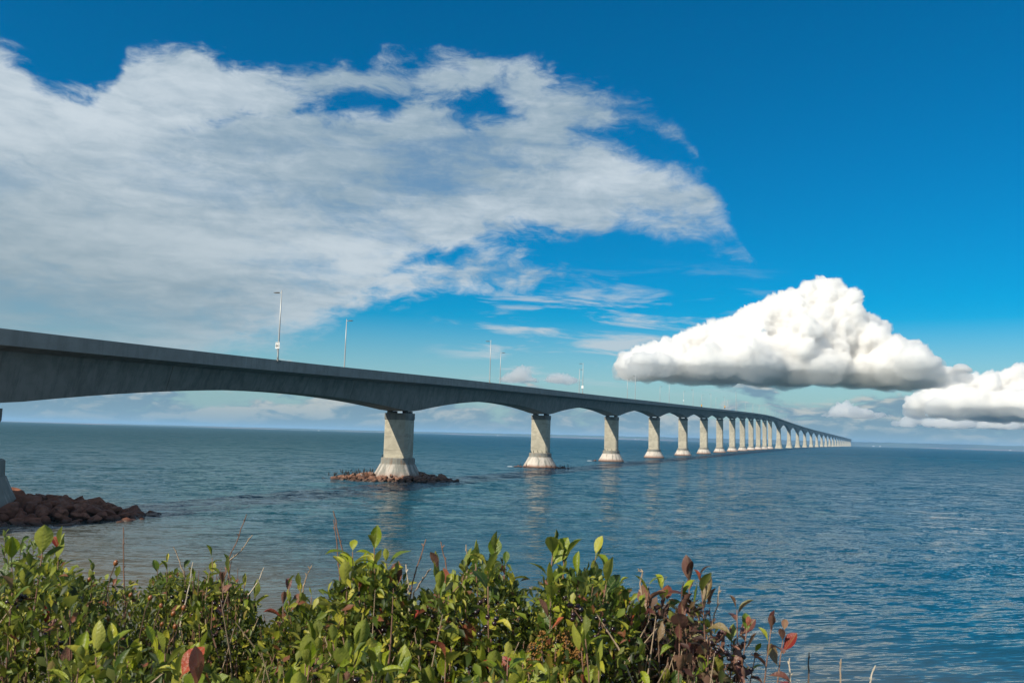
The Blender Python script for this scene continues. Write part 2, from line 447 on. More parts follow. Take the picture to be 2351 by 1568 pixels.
def sea_mesh():
    nr, nc = 640, 620
    r = 22 * (30000 / 22) ** (np.linspace(0, 1, nr))
    a = np.radians(np.concatenate([np.linspace(-86, -37, 24)[:-1], np.linspace(-37, 37, nc), np.linspace(37, 86, 24)[1:]]))
    nc = len(a)
    rr, aa = np.meshgrid(r, a, indexing='ij')
    x = rr * np.sin(aa); y = rr * np.cos(aa)
    # wind waves, long crests lying across the view, fading out where the mesh gets coarse
    ang = R(-14); u = (x * math.cos(ang) - y * math.sin(ang)); v = (x * math.sin(ang) + y * math.cos(ang))
    z = np.zeros_like(x)
    for i, (wl, amp, st) in enumerate(((11., .13, .6), (6., .11, .6), (3.2, .07, .6))):
        p = np.stack([u.ravel() / wl * st, v.ravel() / wl, np.full(u.size, 3.1 * i)], 1)
        n = vnoise(p * 1.3, 11 + i).reshape(x.shape)
        z += amp * (1 - 2 * np.abs(n)) * np.clip(wl / (rr * .0115 * 2.2) - .6, 0, 1) * np.clip((rr - 25) / 60, .35, 1)
    z += drop(x, y)
    V = np.stack([x, y, z], 2).reshape(-1, 3)
    i = np.arange(nr - 1)[:, None] * nc + np.arange(nc - 1)[None]
    F = np.stack([i, i + 1, i + nc + 1, i + nc], 2).reshape(-1, 4)
    return mesh_from('sea', V, F[:, ::-1], True)


sea = obj('sea', sea_mesh(), M_SEA); tag(sea, kind='structure')

# ------------------------------------------------------------------ the bank under the shrubs
m, gg, out = material('red_earth')
t = gg.new('ShaderNodeTexCoord').outputs['Object']
n = gg.noise(t, 1.5, 7, .65)
nz = gg.xyz(gg.new('ShaderNodeNewGeometry').outputs['Normal'])[2]
c = gg.mix(gg.ramp(n, .35, .65), (.05, .055, .02), (.09, .075, .035))
c = gg.mix(gg.ramp(nz, .9, .7), c, gg.mix(n, (.16, .06, .035), (.24, .10, .06)))
pbsdf(gg, out, c, .95, bump(gg, n, .6, .1), .2)
gx = np.concatenate([np.linspace(-600, -60, 20)[:-1], np.linspace(-60, 60, 161), np.linspace(60, 600, 20)[1:]])
gy = np.concatenate([np.linspace(-600, -20, 16)[:-1], np.linspace(-20, 26, 93)])
X, Y = np.meshgrid(gx, gy, indexing='ij')
edge = Y + .0025 * np.clip(np.abs(X) - 20, 0, None) ** 1.3
s = np.clip((edge - 4.2) / 9.5, 0, 1)
Z = 8.0 - 9.6 * s + .12 * vnoise(np.stack([X.ravel() * .5, Y.ravel() * .5, 0 * X.ravel()], 1)).reshape(X.shape)
V = np.stack([X, Y, Z], 2).reshape(-1, 3); ny = len(gy)
i = np.arange(len(gx) - 1)[:, None] * ny + np.arange(ny - 1)[None]
F = np.stack([i, i + ny, i + ny + 1, i + 1], 2).reshape(-1, 4)
ground = obj('ground', mesh_from('ground', V, F, True), m); tag(ground, kind='structure')


def ground_z(x, y):
    e = min(max((y + .0025 * max(abs(x) - 20, 0) ** 1.3 - 4.2) / 9.5, 0), 1)
    return 8.0 - 9.6 * e


# ------------------------------------------------------------------ the far shore
m, gg, out = material('far_woods_and_fields')
t = gg.new('ShaderNodeTexCoord').outputs['Object']
x, y, z = gg.xyz(t)
n = gg.noise(gg.vm('MULTIPLY', t, (1, 1, 6)), .0032, 6, .6)
c = gg.mix(gg.ramp(n, .40, .55), (.022, .038, .016), (.05, .07, .025))
c = gg.mix(gg.ramp(n, .60, .66), c, (.16, .15, .07))
cliff = gg.m('MULTIPLY', gg.ramp(gg.m('ADD', z, gg.m('MULTIPLY', gg.noise(t, .004, 3), 7.)), 1., -3.), gg.ramp(gg.noise(gg.vm('ADD', t, (900, 0, 0)), .0007, 2), .46, .54))
c = gg.mix(cliff, c, (.30, .15, .10))
pbsdf(gg, out, c, .95, None, .1)
M_LAND = m
landmb_v = []; landmb_f = []
na, nk = 1600, 7
azs = np.radians(np.linspace(-60, 60, na))
top = np.interp(np.degrees(azs), [-60, -32, -26, -22, -18, -9, -4, 0, 2, 8, 14, 24, 32, 60], [5, 8, 13, 20, 23, 28, 36, 44, 50, 56, 64, 74, 78, 76])
ta = np.degrees(azs)
z1 = top * (1 + .22 * vnoise(np.stack([ta * .55, 0 * ta, 0 * ta], 1), 3) + .12 * vnoise(np.stack([ta * 2.2, 0 * ta + 4, 0 * ta], 1), 3)) \
    + 2.6 * vnoise(np.stack([ta * 18, 0 * ta, 0 * ta + 2], 1), 5) + 1.6 * np.abs(vnoise(np.stack([ta * 60, 0 * ta, 0 * ta], 1), 6))
prof = ((0, -14), (6, 1.0), (260, 2.5), (500, None), (1500, None), (2600, None), (2620, -30))
rows = []
for k, (dr, hz) in enumerate(prof):
    rr = 12600 + dr + 500 * vnoise(np.stack([ta * .35, 0 * ta + 9, 0 * ta], 1), 8)
    if hz is not None: hh = np.full(na, float(hz))
    else: hh = z1 * (.42, .80, 1.)[k - 3] + (2. * vnoise(np.stack([ta * 30, 0 * ta + k, 0 * ta], 1), k))
    rows.append(np.stack([rr * np.sin(azs), rr * np.cos(azs), hh + drop(rr, 0)], 1))
V = np.stack(rows, 1).reshape(-1, 3)
i = np.arange(na - 1)[:, None] * nk + np.arange(nk - 1)[None]
F = np.stack([i, i + nk, i + nk + 1, i + 1], 2).reshape(-1, 4)
land = obj('far_shore_hills', mesh_from('far_shore_hills', V, F, False), M_LAND); tag(land, kind='structure')

# ------------------------------------------------------------------ the air
m, gg, out = material('sea_haze')
v = gg.new('ShaderNodeVolumePrincipled')
v.inputs['Color'].default_value = (.40, .68, .98, 1); v.inputs['Density'].default_value = 6.5e-5
v.inputs['Anisotropy'].default_value = 0.
gg.l.new(v.outputs[0], out.inputs['Volume'])
mb = MB(); mb.box((0, 0, 0), (64000, 64000, 180)); hz = obj('haze', mb.mesh('haze'), m, loc=(0, 0, -80 + 72))
tag(hz, kind='stuff')
HAZE_BOTTOM, HAZE_TOP = -98, 82

# ------------------------------------------------------------------ the bridge
HS = [(-120, 19.5), (0, 19.61), (279, 20.06), (558, 20.48), (1209, 21.26), (1379, 21.48), (1629, 21.83), (1879, 22.2), (2129, 22.58), (2629, 23.08), (3129, 23.22), (4500, 23.27), (5400, 23.17), (6129, 22.9), (8200, 14)]
ds = 5.
SS = np.arange(0, 7700, ds)
hd = np.radians(np.interp(SS, [a for a, _ in HS], [b for _, b in HS]))
BX = -53.4 + np.concatenate([[0], np.cumsum(np.sin((hd[1:] + hd[:-1]) / 2) * ds)])
BY = 84.3 + np.concatenate([[0], np.cumsum(np.cos((hd[1:] + hd[:-1]) / 2) * ds)])
TOP = [(-120, 16.0), (0, 18.3), (40, 19.25), (70, 20.1), (90, 20.75), (120, 21.6), (160, 22.6), (210, 23.8), (290, 25.8), (330, 26.85), (540, 31.95), (730, 36.6), (910, 40.9), (1070, 44.1), (1180, 45.6), (1290, 46.3), (1570, 46.65), (3000, 46.9), (9000, 46.9)]
kern = np.ones(9) / 9
sT = np.arange(-150, 7900, 5.); zT = np.interp(sT, [a for a, _ in TOP], [b for _, b in TOP])
zT = np.convolve(np.pad(zT, 4, 'edge'), kern, 'valid')


def frame(s):
    """centre line: place, heading, parapet height"""
    if s < 0:
        h = R(19.6); x = -53.4 + s * math.sin(h); y = 84.3 + s * math.cos(h)
    else:
        x = float(np.interp(s, SS, BX)); y = float(np.interp(s, SS, BY)); h = float(np.interp(s, SS, hd))
    return x, y, h, float(np.interp(s, sT, zT)) + drop(x, y)


def bp(s, r, z=0.):
    """s metres along, r metres to the right, z above the parapet top"""
    x, y, h, t = frame(s)
    return Vector((x + r * math.cos(h), y - r * math.sin(h), t + z))


bridge = thing('bridge', 'long grey concrete bridge on rows of piers curving away over the sea', 'bridge', (0, 0, 0))
APP = [93. * i for i in range(-1, 14)]
MAIN = [93 * 13 + 170 + 250. * i for i in range(25)]
piers = [s for s in APP] + MAIN


def depth(s, a, b):
    da = 15.6 if a in MAIN else 7.15; db = 15.6 if b in MAIN else 7.15
    mid = 5.6 if b in MAIN else 4.45
    t = (s - a) / (b - a)
    pad = 1.7 / (b - a)
    t = min(max((t - pad) / (1 - 2 * pad), 0), 1)
    e = abs(2 * t - 1) ** (1.75 if b in MAIN else 1.9)
    return mid + ((da if t < .5 else db) - mid) * e


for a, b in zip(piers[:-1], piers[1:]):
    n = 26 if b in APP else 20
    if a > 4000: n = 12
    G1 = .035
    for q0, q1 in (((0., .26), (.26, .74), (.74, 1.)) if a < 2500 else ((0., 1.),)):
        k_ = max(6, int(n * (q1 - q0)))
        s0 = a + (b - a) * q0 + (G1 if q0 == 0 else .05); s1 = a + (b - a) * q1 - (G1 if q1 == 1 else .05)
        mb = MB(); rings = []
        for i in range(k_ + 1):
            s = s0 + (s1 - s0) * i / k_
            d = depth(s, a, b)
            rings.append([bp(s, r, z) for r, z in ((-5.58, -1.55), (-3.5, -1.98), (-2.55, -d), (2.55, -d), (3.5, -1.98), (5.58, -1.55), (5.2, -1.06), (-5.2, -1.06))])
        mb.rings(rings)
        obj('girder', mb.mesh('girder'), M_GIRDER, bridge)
    for side in (1, -1):
        mb = MB(); rings = []
        for i in range(n + 1):
            s = a + (b - a) * i / n
            rings.append([bp(s, side * r, z) for r, z in ((5.62, 0), (5.62, -1.52), (5.62, -1.58), (5.22, -1.50), (5.22, -1.0), (5.36, -.1), (5.36, 0))])
        mb.rings(rings if side < 0 else [r[::-1] for r in rings])
        obj('parapet', mb.mesh('parapet'), M_PARAPET, bridge)
mb = MB(); rings = []
for s in np.arange(-93, piers[-1], 12.): rings.append([bp(s, r, z) for r, z in ((-5.21, -1.03), (5.21, -1.03), (5.21, -1.05), (-5.21, -1.05))])
mb.rings(rings); obj('road', mb.mesh('road'), M_ROAD, bridge)


def octo(rx, ry, z, ch=.28):
    c = ch * min(rx, ry) * 2 * .5
    return [(rx, -ry + c, z), (rx, ry - c, z), (rx - c, ry, z), (-rx + c, ry, z), (-rx, ry - c, z), (-rx, -ry + c, z), (-rx + c, -ry, z), (rx - c, -ry, z)]


def cone_mesh():
    mb = MB(); rings = []
    for k, (rr, z) in enumerate(((5.75, -2.0), (5.5, -.2), (5.2, .25), (4.75, 1.0), (4.2, 1.9), (3.72, 2.8), (3.55, 3.15), (3.42, 3.2), (3.36, 4.32), (3.24, 4.42))):
        rings.append([(rr * math.cos(2 * math.pi * (j + .5) / 20), rr * math.sin(2 * math.pi * (j + .5) / 20), z) for j in range(20)])
    mb.rings(rings); return mb.mesh('pier_base')


ME_CONE_W = cone_mesh(); ME_CONE_G = cone_mesh()
for s in piers:
    x, y, h, t = frame(s)
    z0 = drop(x, y)
    if s > 6200 or s < -50: continue
    if s in APP:
        ztop = t - 7.15 - .42 - z0
        RX, RY = (2.62, 1.75) if s > 0 else (2.8, 1.9)
        mb = MB(); rings = [octo(RX, RY, 4.0)]
        z = 5.9
        while z < ztop - 2.2:
            for dz_, q in ((-.03, 0), (-.02, .035), (.02, .035), (.03, 0)): rings.append(octo(RX - q, RY - q, z + dz_))
            z += 3.2
        rings += [octo(RX, RY, ztop - 1.35)]
        mb.rings(rings)
        pier = obj('pier', mb.mesh('pier'), M_SHAFT, bridge, (x, y, z0), (0, 0, -h))
        mb = MB(); mb.rings([octo(RX + .01, RY + .01, ztop - 1.35), octo(RX + .10, RY + .08, ztop - 1.15), octo(RX + .10, RY + .08, ztop)])
        obj('pier_cap', mb.mesh('pier_cap'), M_CAP, pier)
        for bx in (-1.7, 1.7):
            for by in (-1., 1.):
                mb = MB(); mb.box((bx, by, ztop + .21), (.9, .8, .40)); obj('bearing', mb.mesh('bearing'), M_CAP if bx * by > 0 else M_DARK, pier)
        big = s < 140
        c = obj('pier_base', ME_CONE_G if big else ME_CONE_W, M_CONE_GREY if big else M_CONE_WHITE, pier)
        c.rotation_euler = (0, 0, s * 1.3)
        if s == 0: c.scale = (1.1, 1.1, 1.3)
    else:
        ztop = t - 15.6 - z0 + .02
        mb = MB(); rings = []
        for q, rx, ry in ((-2, 6.4, 6.2), (0, 6.1, 5.9), (1.2, 5.9, 5.6), (2.6, 5.0, 4.8), (5, 4.45, 4.2), (9, 3.95, 3.6), (14, 3.6, 3.2), (20, 3.35, 2.9)):
            if q < ztop - 2: rings.append(octo(rx, ry, q, .4))
        rings.append(octo(3.05, 2.6, ztop, .4)); mb.rings(rings)
        obj('pier', mb.mesh('pier'), M_SHAFT, bridge, (x, y, z0), (0, 0, -h))

# ------------------------------------------------------------------ street lamps along both parapets
mb = MB(); PH = 10.1
mb.tube([(0, 0, .04), (0, 0, .5), (0, 0, 5), (0, 0, PH)], [.145, .125, .105, .068], 8); mb.tube([(0, 0, 0), (0, 0, .05)], .2, 8); ME_POLE = mb.mesh('pole', True)
mb = MB(); mb.tube([(0, 0, PH - .32), (-.35, 0, PH - .26)], .045, 6); mb.tube([(0, 0, PH + .001), (0, 0, PH + .1)], [.075, .05], 8); ME_ARM = mb.mesh('arm')
mb = MB()
mb.rings([[(-.34, y * .12, PH - .26 + z * .09) for y, z in ((-1, -.6), (1, -.6), (1, .4), (0, .9), (-1, .4))],
          [(-.55, y * .19, PH - .26 + z * .12) for y, z in ((-1, -.6), (1, -.6), (1, .4), (0, .9), (-1, .4))],
          [(-1.1, y * .19, PH - .25 + z * .11) for y, z in ((-1, -.6), (1, -.6), (1, .4), (0, .9), (-1, .4))],
          [(-1.32, y * .10, PH - .25 + z * .05) for y, z in ((-1, -.6), (1, -.6), (1, .4), (0, .9), (-1, .4))]])
ME_HEAD = mb.mesh('lamp_head')
mb = MB(); mb.add([(-.12, -.34, 0), (.34, -.34, 0), (.34, .34, 0), (-.12, .34, 0), (-.12, -.26, -.85), (-.02, -.26, -.85), (-.02, .26, -.85), (-.12, .26, -.85)],
                  [(0, 1, 2, 3), (7, 6, 5, 4), (0, 4, 5, 1), (1, 5, 6, 2), (2, 6, 7, 3), (3, 7, 4, 0)])
ME_PLINTH = mb.mesh('plinth')
ordinal = ['first', 'second', 'third', 'fourth', 'fifth', 'sixth', 'seventh', 'eighth', 'ninth', 'tenth']
lamp_near = [43 + 85 * i for i in range(26)]; lamp_far = [80 + 84.3 * i for i in range(26)]
lamp_at = {}
for i in range(len(lamp_near)):
    for side in (1, -1):
        s = lamp_near[i] if side > 0 else lamp_far[i]
        if i == 8 and side > 0: continue          # the mast stands here instead
        p = bp(s, side * 5.50, .006); h = frame(s)[2]
        if side > 0:
            lab = 'tall lamp post with a white speed sign, nearest on the near parapet' if i == 0 else \
                  'tall grey lamp post on the near parapet, %s counting from the speed sign' % ordinal[i] if i < 9 else 'tiny lamp post on the near parapet of the far bridge spans'
        else:
            lab = 'grey lamp post on the far parapet, nearest of that row' if i == 0 else \
                  'grey lamp post standing on the far parapet, %s of that row' % ordinal[i] if i < 9 else 'tiny lamp post on the far parapet of the far bridge spans'
        t = thing('street_lamp', lab, 'street lamp', p, -h if side > 0 else math.pi - h, 'lamp posts along the bridge')
        obj('pole', ME_POLE, M_STEEL, t); obj('arm', ME_ARM, M_STEEL, t); obj('lamp_head', ME_HEAD, M_HEAD, t)
        pl = obj('plinth', ME_PLINTH, M_PARAPET, t, (0, 0, -.004)); lamp_at[(i, side)] = (p, h)

# ------------------------------------------------------------------ signs
M_WHITE = simple('sign_white', (.74, .74, .72), .5, .5, 0, .04)
M_BLACK = simple('sign_black', (.02, .02, .02), .5)


def text(body, size, loc, parent, mat):
    cu = bpy.data.curves.new('lettering', 'FONT'); cu.body = body; cu.size = size; cu.align_x = 'CENTER'; cu.align_y = 'CENTER'; cu.extrude = .003; cu.offset = size * .012
    tmp = bpy.data.objects.new('lettering', cu); COL.objects.link(tmp)
    dg = bpy.context.evaluated_depsgraph_get(); me = bpy.data.meshes.new_from_object(tmp.evaluated_get(dg))
    bpy.data.objects.remove(tmp)
    return obj('lettering', me, mat, parent, loc, (R(90), 0, 0))


def speed_sign(lamp, label, words):
    p, h = lamp_at[lamp]
    t = thing('speed_sign', label, 'road sign', p + Vector((0, 0, 2.1)), -h)
    fy = -.19
    mb = MB(); mb.box((-.04, fy, 0), (.70, .02, .92)); pl = obj('sign_plate', mb.mesh('sign_plate'), M_WHITE, t)
    mb = MB(); mb.box((0, -.155, .2), (.3, .06, .05)); mb.box((0, -.155, -.2), (.3, .06, .05)); obj('bracket', mb.mesh('bracket'), M_STEEL, t)
    mb = MB(); mb.tube([(-.12, -.12, -.46), (-.12, -.12, -.95)], .03, 6); obj('stub_post', mb.mesh('stub_post'), M_STEEL, t)
    for body, size, z in words: text(body, size, (-.04, fy - .012, z), pl, M_BLACK)


speed_sign((0, 1), 'white speed limit sign reading MAXIMUM 80 on the nearest lamp post', [('MAXIMUM', .135, .34), ('80', .60, -.08)])
speed_sign((2, 1), 'small white sign on the third near parapet lamp post', [])

# signal boxes and the mast farther out
M_AMBER = simple('amber_paint', (.62, .30, .03), .5)
for key, lab in (((7, 1), 'amber and black signal box at the foot of a near parapet lamp post'), ((6, -1), 'amber and black signal box at the foot of a far parapet lamp post')):
    p, h = lamp_at[key]
    t = thing('signal_box', lab, 'traffic signal', p, -h, 'signal boxes on the bridge')
    oy = -.32
    mb = MB(); mb.rings([[(.42 * math.cos(a_), oy + .16 * math.sin(a_), z) for a_ in [2 * math.pi * k / 10 for k in range(10)]] for z in (1.55, 2.95)]); obj('amber_panel', mb.mesh('amber_panel'), M_AMBER, t)
    mb = MB(); mb.rings([[(q * .42 * math.cos(a_), oy + .16 * math.sin(a_), z) for a_ in [2 * math.pi * k / 10 for k in range(10)]] for z, q in ((.75, .75), (1.54, 1.))]); obj('dark_panel', mb.mesh('dark_panel'), M_BLACK, t)
    mb = MB(); mb.tube([(0, oy, .01), (0, oy, .8)], .09, 6); mb.box((0, -.2, 2.), (.1, .2, .1)); obj('post', mb.mesh('post'), M_STEEL, t)
p, h = lamp_at[(5, -1)]
mb = MB(); mb.tube([(0, -.16, 4.), (0, -.24, 4.)], .38, 14); mb.box((0, -.10, 4.), (.1, .13, .1))
tag(obj('round_disc', mb.mesh('round_disc'), M_WHITE, None, p, (0, 0, -h)), 'small round white disc fixed on a far parapet lamp post', 'disc sign')
s = lamp_near[8]
p = bp(s, 5.5, .006)
t = thing('weather_mast', 'tall pale mast carrying small instruments on the near parapet', 'mast', p, -frame(s)[2])
mb = MB(); mb.tube([(0, 0, 0), (0, 0, 8), (0, 0, 16.4)], [.26, .2, .12], 8); obj('pole', mb.mesh('pole'), M_STEEL, t)
for z in (10.2, 13.3, 16.6):
    mb = MB(); mb.tube([(-.34, 0, z - .2), (-.34, 0, z + .2)], [.16, .2], 8); mb.box((-.13, 0, z), (.3, .06, .06)); obj('instrument', mb.mesh('instrument'), M_WHITE, t)
mb = MB(); mb.box((.12, 0, -.45), (.5, .7, .88)); obj('plinth', mb.mesh('plinth'), M_PARAPET, t)


# ------------------------------------------------------------------ rocks
def ico(sub):
    import bmesh
    bm = bmesh.new(); bmesh.ops.create_icosphere(bm, subdivisions=sub, radius=1)
    v = np.array([p.co[:] for p in bm.verts]); f = np.array([[q.index for q in p.verts] for p in bm.faces]); bm.free(); return v, f


IV3, IF3 = ico(3)


def rock_mesh(seed):
    r_ = np.random.default_rng(seed)
    v = IV3.copy()
    v *= 1 + .16 * vnoise(v * 1.1 + seed * 3.1, seed)[:, None]
    for _ in range(15):      # broken faces
        d = r_.normal(size=3); d /= np.linalg.norm(d)
        k = r_.uniform(.48, .72); t_ = v @ d
        v -= np.outer(np.clip(t_ - k, 0, None), d)
    v *= 1 + .04 * vnoise(v * 4.5 + seed, seed + 1)[:, None]
    v *= r_.uniform(.8, 1.2, 3)
    v[:, 2] *= r_.uniform(.55, .85)
    return mesh_from('boulder', v, IF3, False)


ROCKS = [rock_mesh(k) for k in range(10)]
ROCKS_P = [rock_mesh(k + 30) for k in range(10)]


def boulder(x, y, z, r, mat, pale, label, group):
    me = random.choice(ROCKS_P if pale else ROCKS)
    o = obj('boulder', me, mat, None, (x, y, z), (random.uniform(-.5, .5), random.uniform(-.5, .5), random.uniform(0, 6.28)),
            (r * random.uniform(.85, 1.25), r * random.uniform(.85, 1.2), r * random.uniform(.75, 1.05)))
    return tag(o, label, 'boulder', group)


IV2, IF2 = ico(2)


def heap(cx_, cy_, rx, ry, hgt, n, rmin, rmax, mat, pale, zone, group, prof=None, keep=None, rubble=None):
    """the stones one can pick apart, each its own object, on a bed of joined smaller ones"""
    pts = []; tries = 0
    def height(x, y):
        q = math.hypot((x - cx_) / rx, (y - cy_) / ry)
        return hgt * (1 - min(q, 1) ** 2.2) * (prof(x, y) if prof else 1)
    while len(pts) < n and tries < n * 80:
        tries += 1
        a_ = random.uniform(0, 2 * math.pi); q = math.sqrt(random.random())
        x = cx_ + rx * q * math.cos(a_); y = cy_ + ry * q * math.sin(a_)
        r = (rmin + (rmax - rmin) * random.random() ** 1.7) * (1 if tries < n * 25 else .75)
        if keep and not keep(x, y): continue
        if any((x - X_) ** 2 + (y - Y_) ** 2 < (.62 * (r + r_)) ** 2 for X_, Y_, r_ in pts): continue
        pts.append((x, y, r))
    out_ = []
    for x, y, r in pts:
        zc = height(x, y) - r * .30 + random.uniform(-.12, .25)
        boulder(x, y, zc, r, mat, pale, zone(x, y, zc), group); out_.append((x, y, zc + r * .72, r))
    V = []; F = []; o_ = 0
    for k in range(n * 2):
        a_ = random.uniform(0, 2 * math.pi); q = math.sqrt(random.random()) * 1.02
        x = cx_ + rx * q * math.cos(a_); y = cy_ + ry * q * math.sin(a_)
        r = rmin * random.uniform(.5, 1.0)
        v = IV2 * (1 + .28 * vnoise(IV2 * 1.4 + k * 1.7, 4)[:, None]) * r * rng.uniform(.7, 1.2, 3) + np.array([x, y, height(x, y) - r * .55 - .1])
        V.append(v); F.append(IF2 + o_); o_ += len(v)
    tag(obj('rubble', mesh_from('rubble', np.concatenate(V), np.concatenate(F)), mat), rubble, kind='stuff')
    return out_


def zone_spit(x, y, z):
    if x > -39: return 'dark red boulder at the low right tip of the left breakwater'
    if z > 1.25: return 'dark red boulder along the crest of the left breakwater'
    if y < 80: return 'dark red boulder at the near waterline of the left breakwater'
    if y > 88: return 'dark red boulder on the far seaward side of the left breakwater'
    if x < -49: return 'dark red boulder beside the pier foot on the left breakwater'
    if x > -43: return 'dark red boulder on the falling right half of the left breakwater'
    return 'dark red boulder on the middle slope of the left breakwater'


spit = heap(-51.0, 86.8, 16.6, 9.0, 2.0, 128, .7, 2.1, M_ROCK, False, zone_spit, 'boulders of the left breakwater',
            prof=lambda x, y: .5 + .5 * min(1, max(0, (-x - 35) / 8)), keep=lambda x, y: (x + 53.4) ** 2 + (y - 84.3) ** 2 > 6.2 ** 2 and (x + 53.4) * .94 - (y - 84.3) * .34 < 13.6, rubble='small dark stones between the breakwater boulders')
PX1, PY1 = float(np.interp(93, SS, BX)), float(np.interp(93, SS, BY))


def zone_islet(x, y, z):
    if x > PX1 + 6: return 'dark shaded boulder on the right end of the islet round the nearest whole pier'
    if x < PX1 - 6: return 'reddish boulder on the left end of the islet where the black birds perch'
    if y < PY1 - 6: return 'reddish boulder at the waterline in front of the nearest whole pier'
    if y > PY1 + 3: return 'reddish boulder on the far side of the islet behind the nearest whole pier'
    if x < PX1: return 'pale spotted reddish boulder left against the foot of the nearest whole pier'
    return 'pale spotted reddish boulder right against the foot of the nearest whole pier'


islet = heap(PX1 - .6, PY1 - 1.0, 13.0, 10.8, 1.1, 135, .5, 1.7, M_ROCK_PALE, True, zone_islet, 'boulders round the nearest whole pier',
             prof=lambda x, y: 1.0 + .35 * (x > PX1 + 4), keep=lambda x, y: (x - PX1) ** 2 + (y - PY1) ** 2 > 4.5 ** 2, rubble='small reddish stones between the islet boulders')
PX2, PY2 = float(np.interp(186, SS, BX)), float(np.interp(186, SS, BY))
low2 = heap(PX2 + .3, PY2 - 1.5, 8.2, 6.0, .5, 36, .4, .85, M_ROCK, False, lambda x, y, z: 'low wet brown boulder right of the second pier' if x > PX2 + 3 else 'low wet brown boulder in front of the second pier', 'boulders round the second pier',
            keep=lambda x, y: (x - PX2) ** 2 + (y - PY2) ** 2 > 5.2 ** 2, rubble='wet brown stones awash round the second pier')
PX3, PY3 = float(np.interp(279, SS, BX)), float(np.interp(279, SS, BY))
for k, (ax, ay, r) in enumerate(((-6.6, -.6, .9), (-7.4, .4, .6), (-6.0, -1.8, .5))):
    boulder(PX3 + ax, PY3 + ay, .1, r, M_ROCK, False, ('largest wet brown boulder left of the third pier', 'small wet boulder farthest left of the third pier', 'small wet boulder touching the foot of the third pier')[k], 'boulders left of the third pier')

# foam where the swell meets the rocks
m, gg, out = material('foam'); t = gg.new('ShaderNodeTexCoord').outputs['Object']
pbsdf(gg, out, gg.mix(gg.noise(t, 3, 4), (.55, .58, .58), (.8, .8, .8)), .8)
for k, (x, y, lab) in enumerate(((PX2 - 8.9, PY2 + .2, 'white patch of foam breaking left of the second pier'), (PX3 - 8.6, PY3 + .4, 'white patch of foam breaking left of the third pier'))):
    mb = MB(); ring = []
    v = IV3 * np.array([1.1, .5, .14]); v *= 1 + .5 * vnoise(IV3 * 2.3 + k, 5)[:, None]
    tag(obj('foam', mesh_from('foam', v, IF3, True), m, None, (x, y, .05)), lab, 'foam', kind='stuff')

# ------------------------------------------------------------------ cormorants
M_BIRD = simple('black_plumage', (.018, .017, .016), .6, .3)
mb = MB()
mb.tube([(-.20, 0, .02), (-.14, 0, .10), (-.08, 0, .20), (0, 0, .34), (.06, 0, .46), (.07, 0, .56), (.055, 0, .65), (.075, 0, .74), (.11, 0, .775), (.16, 0, .785), (.25, 0, .775), (.28, 0, .755)],
        [.025, .05, .085, .125, .115, .075, .045, .036, .045, .042, .014, .008], 8)
mb.tube([(.0, .05, .26), (.03, .06, .06), (.09, .07, 0)], [.035, .02, .025], 5); mb.tube([(.0, -.05, .26), (.03, -.06, .06), (.09, -.07, 0)], [.035, .02, .025], 5)
ME_BIRD = mb.mesh('cormorant', True)


def bird(p, label, group, sc=1.1):
    tag(obj('cormorant', ME_BIRD, M_BIRD, None, p, (0, random.uniform(-.12, .12), random.uniform(0, 6.28)), sc * random.uniform(.85, 1.1)), label, 'bird', group)


cand = sorted([q for q in islet if q[0] < PX1 - 4.5 and q[2] > .5], key=lambda q: -q[1])[:34]
for q in cand:
    for _ in range(random.choice((1, 1, 2))):
        a_ = random.uniform(0, 6.28); bird((q[0] + .3 * math.cos(a_), q[1] + .3 * math.sin(a_), q[2] - .10), 'black cormorant perched on the boulders left of the nearest whole pier', 'cormorants on the islet', .95)
for q in [q for q in low2 if q[1] < PY2 - 1][:7]: bird((q[0], q[1], q[2] - .05), 'black cormorant standing on the low rocks of the second pier', 'cormorants on the low rocks')
for (sx, sy, n_, who) in ((PX2, PY2, 6, 'second'), (PX3, PY3, 5, 'third')):
    for k in range(n_):
        a_ = R(-165 + 150 * (k + random.uniform(.2, .6)) / n_)
        bird((sx + 3.08 * math.cos(a_), sy + 3.08 * math.sin(a_), 4.42 + drop(sx, sy)), 'black cormorant standing on the ledge of the %s pier' % who, 'cormorants on the %s pier ledge' % who, 1.0)
bird((PX1 - 3.05, PY1 - .8, 4.42), 'lone black cormorant on the ledge of the nearest whole pier', None, 1.0)
mb = MB(); mb.tube([(-.3, 0, .06), (-.18, 0, .07), (0, 0, .06), (.16, 0, .08), (.22, 0, .16), (.25, 0, .24), (.31, 0, .27), (.40, 0, .25)], [.02, .08, .12, .08, .045, .05, .045, .015], 8)
p = at(119, 1082, 165); tag(obj('swimming_bird', mb.mesh('swimming_bird', True), M_BIRD, None, (p.x, p.y, .02), (0, 0, .4), 1.1), 'small dark bird swimming beyond the breakwater at left', 'bird')

# ------------------------------------------------------------------ a boat, a jetty and houses on the far shore
def far_at(px, dist, z=0.):
    p = at(px, 1000, dist); k = dist / math.hypot(p.x, p.y); x, y = p.x * k, p.y * k
    return Vector((x, y, z + drop(x, y)))


